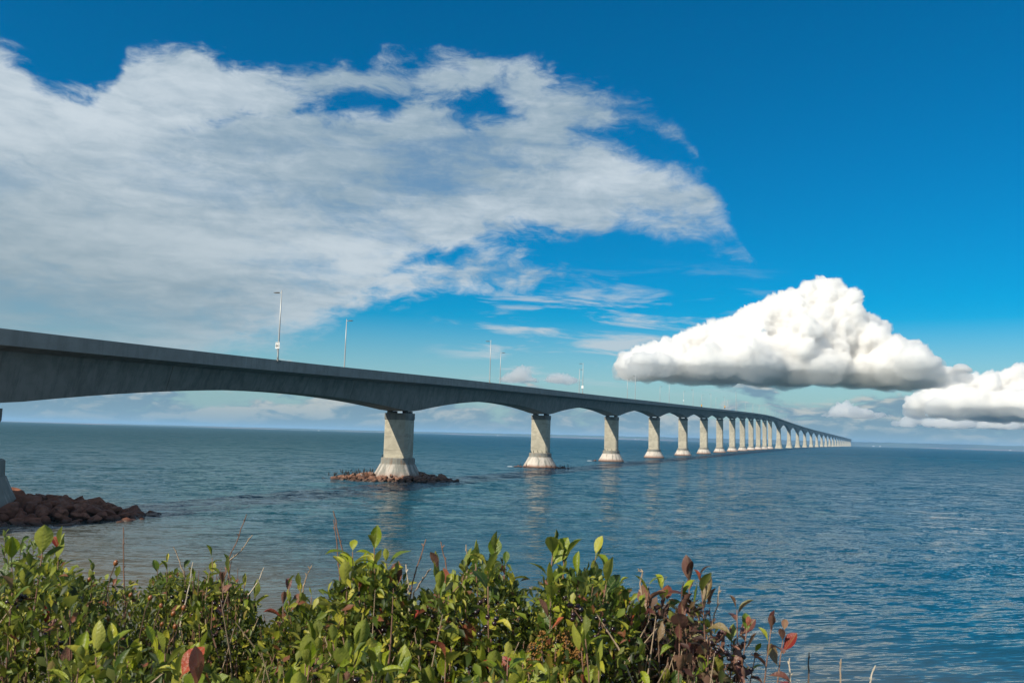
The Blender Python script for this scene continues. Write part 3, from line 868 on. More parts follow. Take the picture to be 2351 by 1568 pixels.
t = thing('boat', 'tiny white boat on the horizon left of the nearest whole pier', 'boat', far_at(731, 7000), R(20))
mb = MB(); mb.rings([[(-8, w * 2.4, z) for w, z in ((-1, 2.2), (-.8, -.2), (.8, -.2), (1, 2.2))], [(3, w * 2.6, z) for w, z in ((-1, 2.4), (-.8, -.2), (.8, -.2), (1, 2.4))], [(10, w * .2, z) for w, z in ((-1, 3.6), (-.8, .2), (.8, .2), (1, 3.6))]]); obj('hull', mb.mesh('hull'), M_WHITE, t)
mb = MB(); mb.box((-1, 0, 4.), (6, 3.6, 3.2)); mb.tube([(-1, 0, 5.6), (-1, 0, 9.)], .18, 6); obj('cabin', mb.mesh('cabin'), M_WHITE, t)
M_JETTY = simple('jetty_steel', (.12, .11, .10), .8)
j0, j1 = far_at(1882, 5600), far_at(1908, 5600)
t = thing('jetty', 'low dark loading jetty behind the distant piers', 'jetty', j0, math.atan2(j1.y - j0.y, j1.x - j0.x)); L = (j1 - j0).length
mb = MB(); mb.box((L / 2, 0, 17), (L, 3, 1.4)); obj('deck', mb.mesh('deck'), M_JETTY, t)
for k in range(9):
    mb = MB(); mb.tube([(L * k / 8, 0, -2), (L * k / 8, 0, 16.3)], .9, 6); obj('pile', mb.mesh('pile'), M_JETTY, t)
M_ROOF = simple('roof_grey', (.13, .12, .12), .8)
for k, (px, w) in enumerate(((1143, 20), (1262, 14), (1459, 18), (1466, 14), (2005, 30), (2020, 22), (2152, 14), (2318, 18))):
    p = far_at(px, 12350 + 60 * (k % 3), 0); az_ = math.atan2(p.x, p.y)
    t = thing('shore_building', 'tiny white building on the far shore', 'building', p + Vector((0, 0, 0)), -az_, 'white buildings on the far shore')
    hh = 6 + 2 * (k % 3)
    mb = MB(); mb.box((0, 0, hh / 2 - 2), (w, 14, hh + 4)); obj('wall', mb.mesh('wall'), M_WHITE, t)
    mb = MB(); mb.add([(-w / 2 - 1, -8, hh), (w / 2 + 1, -8, hh), (w / 2 + 1, 8, hh), (-w / 2 - 1, 8, hh), (-w / 2 - 1, 0, hh + 4), (w / 2 + 1, 0, hh + 4)], [(0, 1, 5, 4), (2, 3, 4, 5), (0, 4, 3), (1, 2, 5), (3, 2, 1, 0)]); obj('roof', mb.mesh('roof'), M_ROOF, t)

# ------------------------------------------------------------------ cumulus
def cloud_material(name, DENS):
  m, gg, out = material(name)
  v = gg.new('ShaderNodeVolumePrincipled')
  v.inputs['Color'].default_value = (.992, .989, .984, 1); v.inputs['Density'].default_value = DENS; v.inputs['Anisotropy'].default_value = .42
  gg.l.new(v.outputs[0], out.inputs['Volume'])
  return m


M_CLOUD = cloud_material('dense_cloud', .024)
M_VEIL = cloud_material('cloud_edge_mist', .005)
M_CLOUD_SOFT = cloud_material('soft_cloud', .011)
M_CLOUD_THIN = cloud_material('thin_cloud', .0075)
IV4, IF4 = ico(4)


def cumulus(name, dist, base_el, tops, n, rmin, rmax, seed, label, group=None, depth_=1.0, flat=.5, voxel=21, mat=None, crown=0):
    """tops: (azimuth, elevation) outline of the crown as it stands over the sea at that distance"""
    r_ = np.random.default_rng(seed)
    azs_ = [a for a, _ in tops]; els = [e for _, e in tops]
    zb = dist * math.tan(R(base_el)); Vs = []; Fs = []; off = 0
    a0, a1 = azs_[0], azs_[-1]
    for _ in range(crown):      # small heads along the skyline
        a_ = r_.uniform(a0, a1); zt = dist * math.tan(R(float(np.interp(a_, azs_, els))))
        r = r_.uniform(.75, 1.9) * rmin
        if zt - zb < r * 1.6: continue
        c_ = np.array([dist * math.tan(R(a_)), dist - r_.uniform(-.25, .45) * depth_, zt - r * .98])
        Vs.append(IV3 * r + c_); Fs.append(IF3 + off); off += len(IV3)
    k = 0; guard = 0
    while k < n and guard < n * 50:
        guard += 1
        a_ = r_.uniform(a0, a1); zt = dist * math.tan(R(float(np.interp(a_, azs_, els))))
        hgt = zt - zb
        if hgt < rmin * .5: continue
        r = r_.uniform(rmin, rmax) * (.5 + .5 * min(1, hgt / (2.2 * rmax)))
        r = min(r, hgt * .42)
        f_ = r_.uniform(0, 1) ** .7
        z = zb + max(r * flat, f_ * hgt - r * .92)
        z = min(z, zt - r * 1.12)
        if abs(a_ - a0) < math.degrees(r / dist) * .8 or abs(a_ - a1) < math.degrees(r / dist) * .8: continue
        yy = dist + r_.normal() * depth_ * (.35 + .65 * (1 - f_)) - (1 - f_) * depth_ * .5
        xx = dist * math.tan(R(a_))
        big = r > rmin + .4 * (rmax - rmin)
        v0, f0 = (IV4, IF4) if big else (IV3, IF3)
        v = v0 * r * np.array([1.08, 1., .95]) + np.array([xx, yy, z])
        Vs.append(v); Fs.append(f0 + off); off += len(v); k += 1
    tmp = obj('cloud', mesh_from('cloud', np.concatenate(Vs), np.concatenate(Fs)))
    md = tmp.modifiers.new('union', 'REMESH'); md.mode = 'VOXEL'; md.voxel_size = voxel
    dg = bpy.context.evaluated_depsgraph_get(); me = bpy.data.meshes.new_from_object(tmp.evaluated_get(dg))
    bpy.data.objects.remove(tmp)
    nv = len(me.vertices); v = np.empty(nv * 3, np.float32); me.vertices.foreach_get('co', v); v = v.reshape(-1, 3).astype(float)
    nn = np.empty(nv * 3, np.float32); me.vertices.foreach_get('normal', nn); nn = nn.reshape(-1, 3)
    d = np.zeros(nv)
    for o_, (fr, am) in enumerate(((1 / 430., 105.), (1 / 190., 72.), (1 / 92., 44.), (1 / 46., 24.))):
        d += am * (np.abs(vnoise(v * fr, 40 + o_)) * 2.2 - .45)
    v += nn * (d * np.clip((v[:, 2] - zb) / 350, .15, 1))[:, None]
    fl = zb + 60 + 120 * vnoise(np.stack([v[:, 0] / 600, v[:, 1] / 600, 0 * v[:, 0]], 1), 77) + 55 * vnoise(np.stack([v[:, 0] / 170, v[:, 1] / 170, 0 * v[:, 0]], 1), 78)
    v[:, 2] = np.where(v[:, 2] < fl, fl + (v[:, 2] - fl) * .35, v[:, 2])
    core = v.copy()
    if mat is None:      # the dense core ends higher than the misty base
        core[:, 2] += 70 * np.clip(1 - (v[:, 2] - zb) / 300, 0, 1) * (1 + .8 * vnoise(v / 260., 61))
    me.vertices.foreach_set('co', core.astype(np.float32).ravel()); me.update()
    o = obj('cloud', me, mat or M_CLOUD)
    if mat is None:      # thin mist fraying off the towers
        mv = me.copy(); mv.name = 'cloud_mist'
        hi = np.clip((v[:, 2] - zb) / 700, 0, 1)
        w = v + nn * (12 + (75 - 45 * hi) * np.clip(vnoise(v / 210., 91) + .45 * vnoise(v / 70., 92) + .12, -.1, 1))[:, None]
        w[:, 2] -= 65 * np.clip(1 - (v[:, 2] - zb) / 260, 0, 1)
        mv.vertices.foreach_set('co', w.astype(np.float32).ravel()); mv.materials.clear(); mv.update()
        tag(obj('cloud_mist', mv, M_VEIL, o), kind='stuff')
    return tag(o, label, 'cloud', group)


def skyline(pts, lift=0.):
    out_ = []
    for x, y in pts:
        d = at(x, y, 1) - Vector((0, 0, EYE))
        out_.append((math.degrees(math.atan2(d.x, d.y)), math.degrees(math.atan2(d.z, math.hypot(d.x, d.y))) + lift))
    return out_


cumulus('cloud', 12500, 4.18, skyline([(1415, 865), (1432, 830), (1455, 798), (1500, 785), (1560, 772), (1640, 742), (1690, 718), (1715, 690), (1780, 676), (1828, 660), (1848, 640), (1880, 628), (1905, 618), (1935, 640), (1955, 680), (1985, 700), (2008, 728), (2020, 765), (2060, 752), (2098, 785), (2125, 820), (2145, 855), (2150, 872)], .25),
        440, 75, 400, 21, 'huge bright white cumulus cloud towering over the far end of the bridge', None, 520, crown=330)
cumulus('cloud', 15000, 2.2, [(24.9, 2.4), (25.5, 3.7), (26.4, 4.3), (27.2, 4.9), (28, 5.2), (29, 4.9), (30, 5.3), (31.5, 5.2), (33, 5.6), (36, 5.2), (39, 4.4), (41, 2.6)], 230, 90, 330, 22, 'white cumulus bank at the right edge behind the towering cloud', None, 500, crown=120)
cumulus('cloud', 17000, 1.75, [(20.0, 1.9), (20.7, 2.6), (21.6, 3.1), (22.4, 2.6), (23.2, 2.2), (24, 1.9)], 60, 70, 200, 23, 'small low cumulus under the right end of the towering cloud', None, 260, mat=M_CLOUD_SOFT)
cumulus('cloud', 18500, 1.25, [(24.0, 1.7), (25, 2.5), (26.5, 3.0), (27.6, 2.6), (29, 3.1), (31, 2.8), (33, 3.1), (36, 1.8)], 110, 80, 240, 24, 'long low cumulus bank near the horizon at the right edge', None, 300, mat=M_CLOUD_SOFT)
cumulus('cloud', 16000, 3.45, [(-1.0, 3.6), (-.3, 4.3), (.4, 4.9), (1.0, 4.7), (1.6, 3.9), (2.1, 3.6), (2.6, 4.1), (3.3, 4.6), (4.0, 4.2), (4.6, 3.7), (5.2, 3.5)], 60, 80, 210, 25, 'small greyish cumulus behind the lamp posts in the middle', None, 300, mat=M_CLOUD_THIN)


# ------------------------------------------------------------------ shrubs on the bank
def leaf_mat(name, stops, under, rough=.34, island=False, transl=.30):
    m, gg, out = material(name)
    t = gg.new('ShaderNodeTexCoord').outputs['Object']
    geo = gg.new('ShaderNodeNewGeometry')
    rnd = geo.outputs['Random Per Island'] if island else gg.new('ShaderNodeObjectInfo').outputs['Random']
    rp = gg.new('ShaderNodeValToRGB'); cr_ = rp.color_ramp
    while len(cr_.elements) < len(stops): cr_.elements.new(.5)
    for e_, (p_, c_) in zip(cr_.elements, stops): e_.position = p_; e_.color = (*c_, 1)
    gg.put(rp.inputs[0], rnd); c = rp.outputs[0]
    nrm_ = None
    if not island:
        x, y, z = gg.xyz(t)
        ax = gg.m('ABSOLUTE', x)
        off = gg.comb(gg.m('MULTIPLY', rnd, 91.), gg.m('MULTIPLY', rnd, 17.), 0)
        n = gg.noise(gg.vm('ADD', t, off), 5., 5, .65)
        c = gg.mix(gg.m('MULTIPLY', gg.ramp(n, .45, .7), .45), c, gg.mix(.5, c, (.14, .13, .03)))
        veins = gg.m('SINE', gg.m('MULTIPLY', gg.m('SUBTRACT', y, gg.m('MULTIPLY', ax, .8)), 58.))
        c = gg.mix(gg.ramp(veins, .7, 1., 0, .05), c, (.20, .22, .08))
        c = gg.mix(gg.ramp(ax, .020, .006, 0, .45), c, (.24, .25, .10))
        spot = gg.ramp(gg.noise(gg.vm('ADD', t, off), 14., 3, .6), .66, .72)
        c = gg.mix(gg.m('MULTIPLY', spot, .7), c, (.07, .035, .018))
        nrm_ = bump(gg, gg.m('ADD', gg.m('MULTIPLY', veins, .035), n), .30, .012)
    c = gg.mix(geo.outputs['Backfacing'], c, gg.mix(.5, c, under))
    b = pbsdf(gg, None, c, rough, nrm_, .36)
    tr = gg.new('ShaderNodeBsdfTranslucent'); gg.put(tr.inputs['Color'], gg.mix(.5, c, (.30, .34, .05), 'MIX') if 'green' in name else c)
    mx = gg.new('ShaderNodeMixShader'); mx.inputs[0].default_value = transl
    gg.l.new(b.outputs[0], mx.inputs[1]); gg.l.new(tr.outputs[0], mx.inputs[2]); gg.l.new(mx.outputs[0], out.inputs[0])
    return m


OLIVE = (.27, .28, .075)
M_LGREEN = leaf_mat('green_leaf', [(0, (.018, .045, .005)), (.30, (.085, .140, .007)), (.62, (.24, .285, .012)), (1, (.42, .375, .045))], OLIVE)
M_LBRIGHT = leaf_mat('bright_green_leaf', [(0, (.06, .12, .02)), (.5, (.13, .20, .03)), (1, (.22, .26, .05))], (.25, .30, .10))
M_LRED = leaf_mat('red_leaf', [(0, (.22, .02, .015)), (.5, (.36, .045, .025)), (1, (.42, .11, .05))], (.35, .16, .10))
M_LPURPLE = leaf_mat('purple_leaf', [(0, (.065, .018, .020)), (.4, (.13, .042, .038)), (.75, (.26, .12, .085)), (1, (.16, .15, .05))], (.26, .15, .11))
M_FILL = leaf_mat('small_green_leaf', [(0, (.010, .018, .004)), (.42, (.035, .062, .006)), (.75, (.14, .18, .012)), (.9, (.34, .31, .03)), (.94, (.14, .07, .03)), (1, (.20, .06, .03))], OLIVE, .5, True)  # dark stops put the hedge's deep inner shade into the leaf colour
M_FILL_P = leaf_mat('small_purple_leaf', [(0, (.02, .014, .012)), (.4, (.07, .03, .022)), (.7, (.06, .08, .02)), (1, (.14, .06, .04))], (.2, .13, .09), .55, True)
M_STEM = simple('brown_bark', (.12, .075, .05), .8, .3, 0, .3, 30)
M_STEM_R = simple('reddish_bark', (.20, .11, .075), .75, .3, 0, .3, 30)
M_DRY = simple('dry_straw', (.34, .25, .17), .85, .2, 0, .25, 30)
M_PALE = simple('bleached_straw', (.52, .44, .34), .85, .2, 0, .2, 30)
M_HIP = simple('rose_hip_skin', (.22, .075, .022), .35, .5, 0, .5, 40)
M_SEED = simple('rust_seed', (.22, .11, .03), .85, .2, 0, .4, 50)
m, gg, out = material('black_berry_skin')
t = gg.new('ShaderNodeTexCoord').outputs['Object']
pbsdf(gg, out, gg.mix(gg.new('ShaderNodeObjectInfo').outputs['Random'], (.006, .006, .009), (.022, .008, .012)), .22, None, .5)
M_BERRY = m


def leaf_shape(seed, width, fold, curl, twist, n=7):
    """unit leaf along +Y, the upper face towards +Z"""
    V = []; F = []
    r_ = np.random.default_rng(seed)
    ang = 0; y = 0; z = 0
    for k in range(n + 1):
        t_ = k / n
        if t_ < .12: w = .012 + .02 * t_
        else:
            q = (t_ - .12) / .88
            w = width * .5 * (math.sin(math.pi * q ** 1.18) ** .80) if 0 < q < 1 else .004
        w = max(w, .006)
        tw = twist * t_
        wav = .02 * math.sin(t_ * 9 + seed)
        for j, u in enumerate((-1, -.5, 0, .5, 1)):
            xx = w * u * math.cos(fold * (.6 + .4 * abs(u)))
            zz_ = abs(w * u) * math.sin(fold) + wav * abs(u)
            V.append((xx * math.cos(tw) - zz_ * math.sin(tw), y - zz_ * math.sin(ang), z + zz_ * math.cos(ang) + xx * math.sin(tw)))
        ang += curl / n; y += math.cos(ang) / n; z += math.sin(ang) / n
    for k in range(n):
        for j in range(4):
            a = k * 5 + j; F.append((a, a + 1, a + 6, a + 5))
    return np.array(V), F


LEAFV = [leaf_shape(k, w, f, c, tw) for k, (w, f, c, tw) in enumerate(((.46, .30, -.5, .1), (.50, .55, .35, -.15), (.42, .75, -.2, .25), (.54, .20, -.9, .0), (.47, .45, .7, .3), (.40, .9, -.6, -.3), (.36, .35, -1.3, .4), (.58, .28, .2, -.5), (.44, .6, -1.1, -.6), (.50, .15, .9, .5)))]
LEAF = {mt.name: [mesh_from('leaf', v, f, True) for v, f in LEAFV] for mt in (M_LGREEN, M_LBRIGHT, M_LRED, M_LPURPLE)}
for mt in (M_LGREEN, M_LBRIGHT, M_LRED, M_LPURPLE):
    for me in LEAF[mt.name]: me.materials.append(mt)
ME_BERRY = mesh_from('berry', IV2, IF2, True); ME_BERRY.materials.append(M_BERRY)
ME_HIP = mesh_from('rose_hip', IV2 * np.array([.85, .85, 1.15]), IF2, True); ME_HIP.materials.append(M_HIP)
UP = Vector((0, 0, 1))


def aim(d, nh):
    d = d.normalized(); x = d.cross(nh)
    x = x.normalized() if x.length > 1e-4 else d.orthogonal().normalized()
    return Matrix((x, d, x.cross(d))).transposed()


def put(o, M3, loc, sc):
    o.matrix_basis = Matrix.LocRotScale(loc, M3.to_quaternion(), Vector((sc, sc, sc)))


RS = random.Random(5)


def uni(a, b): return RS.uniform(a, b)


def pick(pal):
    q = RS.random()
    for mt, p_ in pal:
        if q < p_: return mt
        q -= p_
    return pal[-1][0]


def sprig(shrub, origin, tip, leafy, nleaf, size, pal, bark, spread=1., berries=0, lean=None):
    """a stem with its leaves and berries; tip is a place, origin the shrub's foot"""
    root = Vector((tip.x + uni(-.10, .10), tip.y + uni(-.05, .22), origin.z))
    if lean is not None: root = Vector(lean)
    mid = root.lerp(tip, .55) + Vector((uni(-.04, .04), uni(-.03, .03), 0))
    pts = [root - origin, root.lerp(mid, .6) - origin + Vector((uni(-.015, .015), 0, 0)), mid - origin]
    n = 8
    for k in range(1, n + 1):
        q = k / n; pts.append(((1 - q) ** 2 * mid + 2 * q * (1 - q) * (mid.lerp(tip, .55) + Vector((uni(-.006, .006), 0, .012))) + q * q * tip) - origin)
    mb = MB(); L_ = len(pts); mb.tube(pts, [.0042 * (1 - .75 * i / (L_ - 1)) for i in range(L_)], 5)
    st = obj('stem', mb.mesh('stem', True), bark, shrub)
    # walk back from the tip
    seg = [(pts[i + 1] - pts[i]).length for i in range(L_ - 1)]
    def on(dist_):
        for i in range(L_ - 2, -1, -1):
            if dist_ <= seg[i]: return pts[i + 1].lerp(pts[i], dist_ / seg[i]), (pts[i + 1] - pts[i]).normalized()
            dist_ -= seg[i]
        return pts[0], (pts[1] - pts[0]).normalized()
    a0 = uni(0, 6.28)
    for k in range(nleaf):
        q = (k / max(nleaf - 1, 1)) ** 1.15
        p, d = on(leafy * 1.25 * q)
        th = a0 + k * 2.399 + uni(-.3, .3)
        side = d.orthogonal().normalized(); side.rotate(Matrix.Rotation(th, 3, d))
        op = R(16 + 50 * min(1, q * 1.6) * spread + uni(-12, 12))
        ld = d * math.cos(op) + side * math.sin(op) + UP * .12
        nh = d * math.sin(op) - side * math.cos(op) * .9 + UP * .55 + Vector((uni(-.4, .4), uni(-.4, .4), uni(-.2, .2)))
        mt = pick(pal)
        lf = obj('leaf', RS.choice(LEAF[mt.name]), None, st)
        put(lf, aim(ld, nh), p, size * 1.08 * uni(.60, 1.22) * (1 - .25 * (k == 0)))
    if berries:
        p, d = on(leafy * uni(.35, .8))
        cl = None
        hubp = p + Vector((uni(-.02, .02), uni(-.05, -.02), uni(-.005, .015)))
        mbs = MB(); spots_ = []
        for k in range(berries):
            e_ = hubp + Vector((uni(-.022, .022), uni(-.018, .012), uni(-.03, .008)))
            mbs.tube([p, hubp.lerp(e_, .3), e_], .0007, 4); spots_.append(e_)
        cl = obj('berry_stalk', mbs.mesh('berry_stalk'), bark, shrub)
        for e_ in spots_:
            bo = obj('berry', ME_BERRY, None, cl); put(bo, Matrix.Identity(3), e_, uni(.0046, .0060))
    return st


SMALL = [leaf_shape(40 + k, w, f, c, tw, 3) for k, (w, f, c, tw) in enumerate(((.5, .4, -.5, .2), (.55, .2, .4, -.2), (.42, .7, -.3, .3)))]


def fill(shrub, origin, xs, topf, d0, d1, n, smin, smax, mat, ymax=1760, name='foliage', clump=1.):
    V = []; F = []; o_ = 0
    base = [np.array([[v[0], v[1], v[2]] for v in sv]) for sv, _ in SMALL]
    while n > 0:
        px = uni(*xs); tp = topf(px); py = tp + (ymax - tp) * RS.random() ** 1.25
        c = at(px, py, uni(d0, d1) - .0006 * (py - tp))
        k_ = RS.randint(3, 7); n -= k_
        ax = Vector((uni(-.8, .8), uni(-.8, .6), uni(.2, 1))).normalized()
        for j in range(k_):
            d = (ax + Vector((uni(-1, 1), uni(-1, 1), uni(-.6, .9))) * .9).normalized()
            M3 = np.array(aim(d, Vector((uni(-.7, .5), uni(-.9, .4), uni(.1, 1)))))
            q = RS.randrange(3)
            p = np.array(c - origin) + np.array([uni(-.02, .02), uni(-.02, .02), uni(-.02, .02)]) * clump
            V.append((base[q] * uni(smin, smax)) @ M3.T + p)
            F += [tuple(i + o_ for i in f) for f in SMALL[q][1]]; o_ += len(base[q])
    f_ = obj(name, mesh_from(name, np.concatenate(V), np.array(F)), mat, shrub)
    tag(f_, kind='stuff')


def twigs(shrub, origin, xs, topf, d0, d1, n, mat, over=0):
    mb = MB()
    for k in range(n):
        px = uni(*xs); a = at(px, uni(topf(px) + 40 - over, 1560), uni(d0, d1)); b = a + Vector((uni(-.12, .12), uni(-.06, .06), -uni(.12, .4)))
        m_ = a.lerp(b, .5) + Vector((uni(-.015, .015), uni(-.015, .015), 0))
        mb.tube([b - origin, m_ - origin, a - origin], [.0022, .0017, .0008], 4)
    tag(obj('twigs', mb.mesh('twigs'), mat, shrub), kind='stuff')


def shrub(name, label, cat, tops, dist, tips, nrand, size, pal, bark, nfill, fmat, fs, leaves=(7, 10), berries=.5, group=None, depth_=.3, ymin=60, leafy=.15, twig=40, over=0):
    xs = (tops[0][0], tops[-1][0]); tx = [a for a, _ in tops]; ty = [b for _, b in tops]
    topf = lambda x: float(np.interp(x, tx, ty))
    c = at((xs[0] + xs[1]) / 2, 1300, dist); o = Vector((c.x, c.y + .1, ground_z(c.x, c.y) + .02))
    t = thing(name, label, cat, o, 0, group)
    allt = [(x + uni(-6, 6), y + uni(-10, 14)) for x, y in tips]
    for _ in range(nrand):
        x = uni(*xs); allt.append((x, topf(x) + ymin + (1640 - topf(x) - ymin) * RS.random() ** 1.1))
    cnt = 0
    for k, (x, y) in enumerate(allt):
        nl = RS.randint(*leaves)
        if cnt + nl > 288: break
        dd = dist + uni(-.5, .5) * depth_ - .0008 * max(0, y - topf(x))
        sprig(t, o, at(x, y, dd), leafy * uni(.8, 1.2), nl, size, pal, bark, 1., RS.randint(4, 9) if RS.random() < berries else 0)
        cnt += nl
    if nfill: fill(t, o, xs, lambda x: topf(x) + 48, dist - .15, dist + .75, nfill, fs[0], fs[1], fmat)
    if twig:
        twigs(t, o, xs, topf, dist - .2, dist + .4, twig, bark, over)
        twigs(t, o, xs, topf, dist - .28, dist + .05, twig // 4, M_DRY, over - 20)
    return t, o


GR = [(M_LGREEN, .94), (M_LPURPLE, .035), (M_LRED, .025)]
GP = [(M_LGREEN, .80), (M_LPURPLE, .17), (M_LRED, .03)]
PU = [(M_LPURPLE, .70), (M_LGREEN, .25), (M_LRED, .05)]
GRP = 'chokeberry shrubs along the bank'
CB = 'chokeberry_shrub'
shrub('low_shrub', 'bright yellow-green small-leaved shrub behind the leaves at the far left', 'shrub', [(-180, 1215), (0, 1222), (60, 1240), (120, 1262), (175, 1300), (230, 1330)], 3.7,
      [(10, 1222), (45, 1232), (75, 1240), (100, 1256), (125, 1262), (60, 1262), (20, 1250)], 14, .045, [(M_LBRIGHT, 1.)], M_STEM, 900, M_FILL, (.02, .04), (9, 13), 0, None, .5, 15, .12)
shrub(CB, 'large-leaved chokeberry shrub in the left corner', 'shrub', [(-160, 1290), (40, 1290), (110, 1250), (150, 1270), (230, 1360), (300, 1420)], 1.95,
      [(105, 1250), (140, 1262), (80, 1300), (55, 1345), (25, 1290), (150, 1350)], 16, .060, GR, M_STEM_R, 6000, M_FILL, (.012, .032), berries=.35, group=GRP)
shrub('wild_rose', 'wild rose bush with small leaves and brown hips right of the left corner shrub', 'shrub', [(140, 1330), (190, 1300), (265, 1296), (330, 1330), (420, 1370)], 2.25,
      [(215, 1296), (265, 1310), (240, 1340)], 9, .036, [(M_LGREEN, 1.)], M_STEM, 4600, M_FILL, (.012, .026), (7, 10), 0)
shrub(CB, 'chokeberry shrub with small leaves and black berries, fourth clump from the left', 'shrub', [(320, 1360), (360, 1295), (400, 1282), (440, 1300), (500, 1330)], 2.5,
      [(385, 1285), (360, 1300), (420, 1300), (445, 1318), (480, 1330)], 14, .042, GR, M_STEM, 6000, M_FILL, (.012, .032), berries=.5, group=GRP)
shrub(CB, 'chokeberry shrub with grey twigs poking out beside the gap of open water', 'shrub', [(440, 1330), (490, 1300), (530, 1300), (570, 1345), (620, 1440)], 2.4,
      [(490, 1290), (530, 1300), (505, 1330), (560, 1340), (585, 1370), (470, 1330), (540, 1330)], 14, .046, GR, M_STEM_R, 6000, M_FILL, (.012, .032), berries=.25, group=GRP, twig=70, over=60)
shrub(CB, 'low chokeberry shrub with reddish tips between the two water gaps', 'shrub', [(590, 1450), (650, 1370), (690, 1345), (730, 1370), (790, 1400)], 2.1,
      [(665, 1345), (690, 1350), (715, 1375), (650, 1390), (740, 1385)], 14, .046, GP, M_STEM_R, 6000, M_FILL, (.012, .032), berries=.3, group=GRP)
shrub(CB, 'chokeberry shrub with upright broad leaves left of the dry stalks', 'shrub', [(730, 1400), (790, 1290), (810, 1270), (870, 1270), (910, 1300), (960, 1390)], 1.95,
      [(812, 1262), (795, 1290), (858, 1262), (885, 1285), (840, 1320), (905, 1330), (770, 1370), (870, 1350)], 14, .060, GR, M_STEM_R, 6000, M_FILL, (.012, .032), berries=.55, group=GRP)
shrub(CB, 'tallest middle chokeberry shrub heavy with black berries', 'shrub', [(930, 1400), (990, 1330), (1060, 1280), (1130, 1240), (1180, 1300), (1215, 1390)], 1.98,
      [(1134, 1250), (1090, 1285), (1060, 1300), (1010, 1320), (1160, 1290), (1120, 1300), (1035, 1350), (1180, 1345), (980, 1370), (1140, 1350)], 14, .058, GR, M_STEM_R, 6000, M_FILL, (.012, .032), berries=.9, group=GRP)
shrub(CB, 'chokeberry shrub with broad olive leaves right of the middle', 'shrub', [(1200, 1420), (1260, 1290), (1300, 1275), (1360, 1285), (1420, 1320), (1470, 1390)], 1.92,
      [(1275, 1262), (1300, 1278), (1362, 1280), (1395, 1310), (1330, 1330), (1260, 1350), (1420, 1340), (1300, 1390)], 14, .060, GR, M_STEM_R, 6000, M_FILL, (.012, .032), berries=.7, group=GRP)
shrub(CB, 'withering brownish chokeberry shrub left of the purple sprig', 'shrub', [(1430, 1400), (1480, 1350), (1510, 1345), (1560, 1390), (1610, 1450)], 2.0,
      [(1490, 1355), (1515, 1350), (1475, 1380), (1530, 1390)], 12, .050, GP, M_STEM, 2800, M_FILL_P, (.012, .032), berries=.6, group=GRP, twig=80)
shrub(CB, 'purple-leaved chokeberry sprig rising at the right end of the hedge', 'shrub', [(1530, 1420), (1570, 1350), (1600, 1330), (1640, 1400), (1680, 1500)], 1.92,
      [(1582, 1315), (1605, 1330), (1570, 1370), (1625, 1400), (1600, 1420)], 5, .056, PU, M_STEM_R, 1000, M_FILL_P, (.012, .032), berries=.4, group=GRP)
# the last, leaning shrub
c = at(1640, 1640, 1.9); o = Vector((c.x, c.y, ground_z(c.x, c.y) + .02))
t = thing(CB, 'leaning wine-red chokeberry shrub farthest right over the water', 'shrub', o, 0, GRP)
for (x, y, n_) in ((1692, 1400, 9), (1715, 1440, 8), (1770, 1445, 9), (1800, 1450, 6), (1680, 1460, 8), (1735, 1500, 7), (1655, 1500, 8), (1650, 1550, 9), (1690, 1540, 8), (1620, 1520, 8), (1710, 1560, 6)):
    sprig(t, o, at(x, y, 1.9 + uni(-.1, .1)), .11, n_, .050, PU, M_STEM_R, .9, RS.choice((0, 0, 4)), lean=o + Vector((uni(-.1, .1), uni(-.1, .1), 0)))
# nearest row, cut by the bottom of the frame
shrub(CB, 'nearest chokeberry shrub with big leaves and one orange leaf at the bottom left', 'shrub', [(150, 1500), (250, 1480), (350, 1480), (480, 1500), (540, 1560)], 1.5,
      [(215, 1500), (260, 1500), (300, 1510), (345, 1490), (385, 1495), (420, 1520), (180, 1530), (455, 1530)], 8, .060, GR, M_STEM_R, 1400, M_FILL, (.012, .032), (6, 8), .1, GRP, .2, 60, .08, 10)
shrub(CB, 'near low chokeberry shrub at the bottom below the upright leaves', 'shrub', [(640, 1500), (720, 1470), (800, 1460), (880, 1500), (960, 1540)], 1.6,
      [(730, 1460), (760, 1480), (700, 1500), (820, 1490), (860, 1520)], 9, .055, GR, M_STEM_R, 1500, M_FILL, (.012, .032), (6, 9), .3, GRP, .2, 50, .09, 10)
shrub(CB, 'near low chokeberry shrub at the bottom centre', 'shrub', [(1040, 1540), (1120, 1510), (1180, 1510), (1260, 1520), (1400, 1540)], 1.6,
      [(1165, 1510), (1140, 1530), (1200, 1530), (1100, 1540), (1290, 1540), (1375, 1540)], 8, .055, GR, M_STEM_R, 1500, M_FILL, (.012, .032), (6, 9), .2, GRP, .2, 40, .09, 10)

# the orange leaf, the hips, the rusty seed heads
def find(label): return [o_ for o_ in COL.objects if o_.get('label') == label][0]


nb = find('nearest chokeberry shrub with big leaves and one orange leaf at the bottom left')
lf = obj('leaf', LEAF['red_leaf'][3], None, nb); put(lf, aim(Vector((.35, -.1, 1)), Vector((-.4, -1, .2))), at(412, 1560, 1.42) - nb.location, .062)
lf['label'] = 'bright orange-red leaf'
wr_ = find('wild rose bush with small leaves and brown hips right of the left corner shrub')
for k, (x, y) in enumerate(((266, 1292), (205, 1330), (345, 1372), (370, 1390), (398, 1408), (422, 1395), (372, 1432), (402, 1438), (300, 1365), (250, 1420))):
    p = at(x, y, 2.05); mb = MB(); mb.tube([p - wr_.location - Vector((.02, 0, .10)), p - wr_.location - Vector((.01, 0, .03)), p - wr_.location], .0013, 5)
    sk = obj('hip_stalk', mb.mesh('hip_stalk'), M_STEM, wr_)
    hp = obj('rose_hip', ME_HIP, None, sk); put(hp, Matrix.Rotation(uni(-.5, .5), 3, 'Y'), p - wr_.location, uni(.0045, .0066))
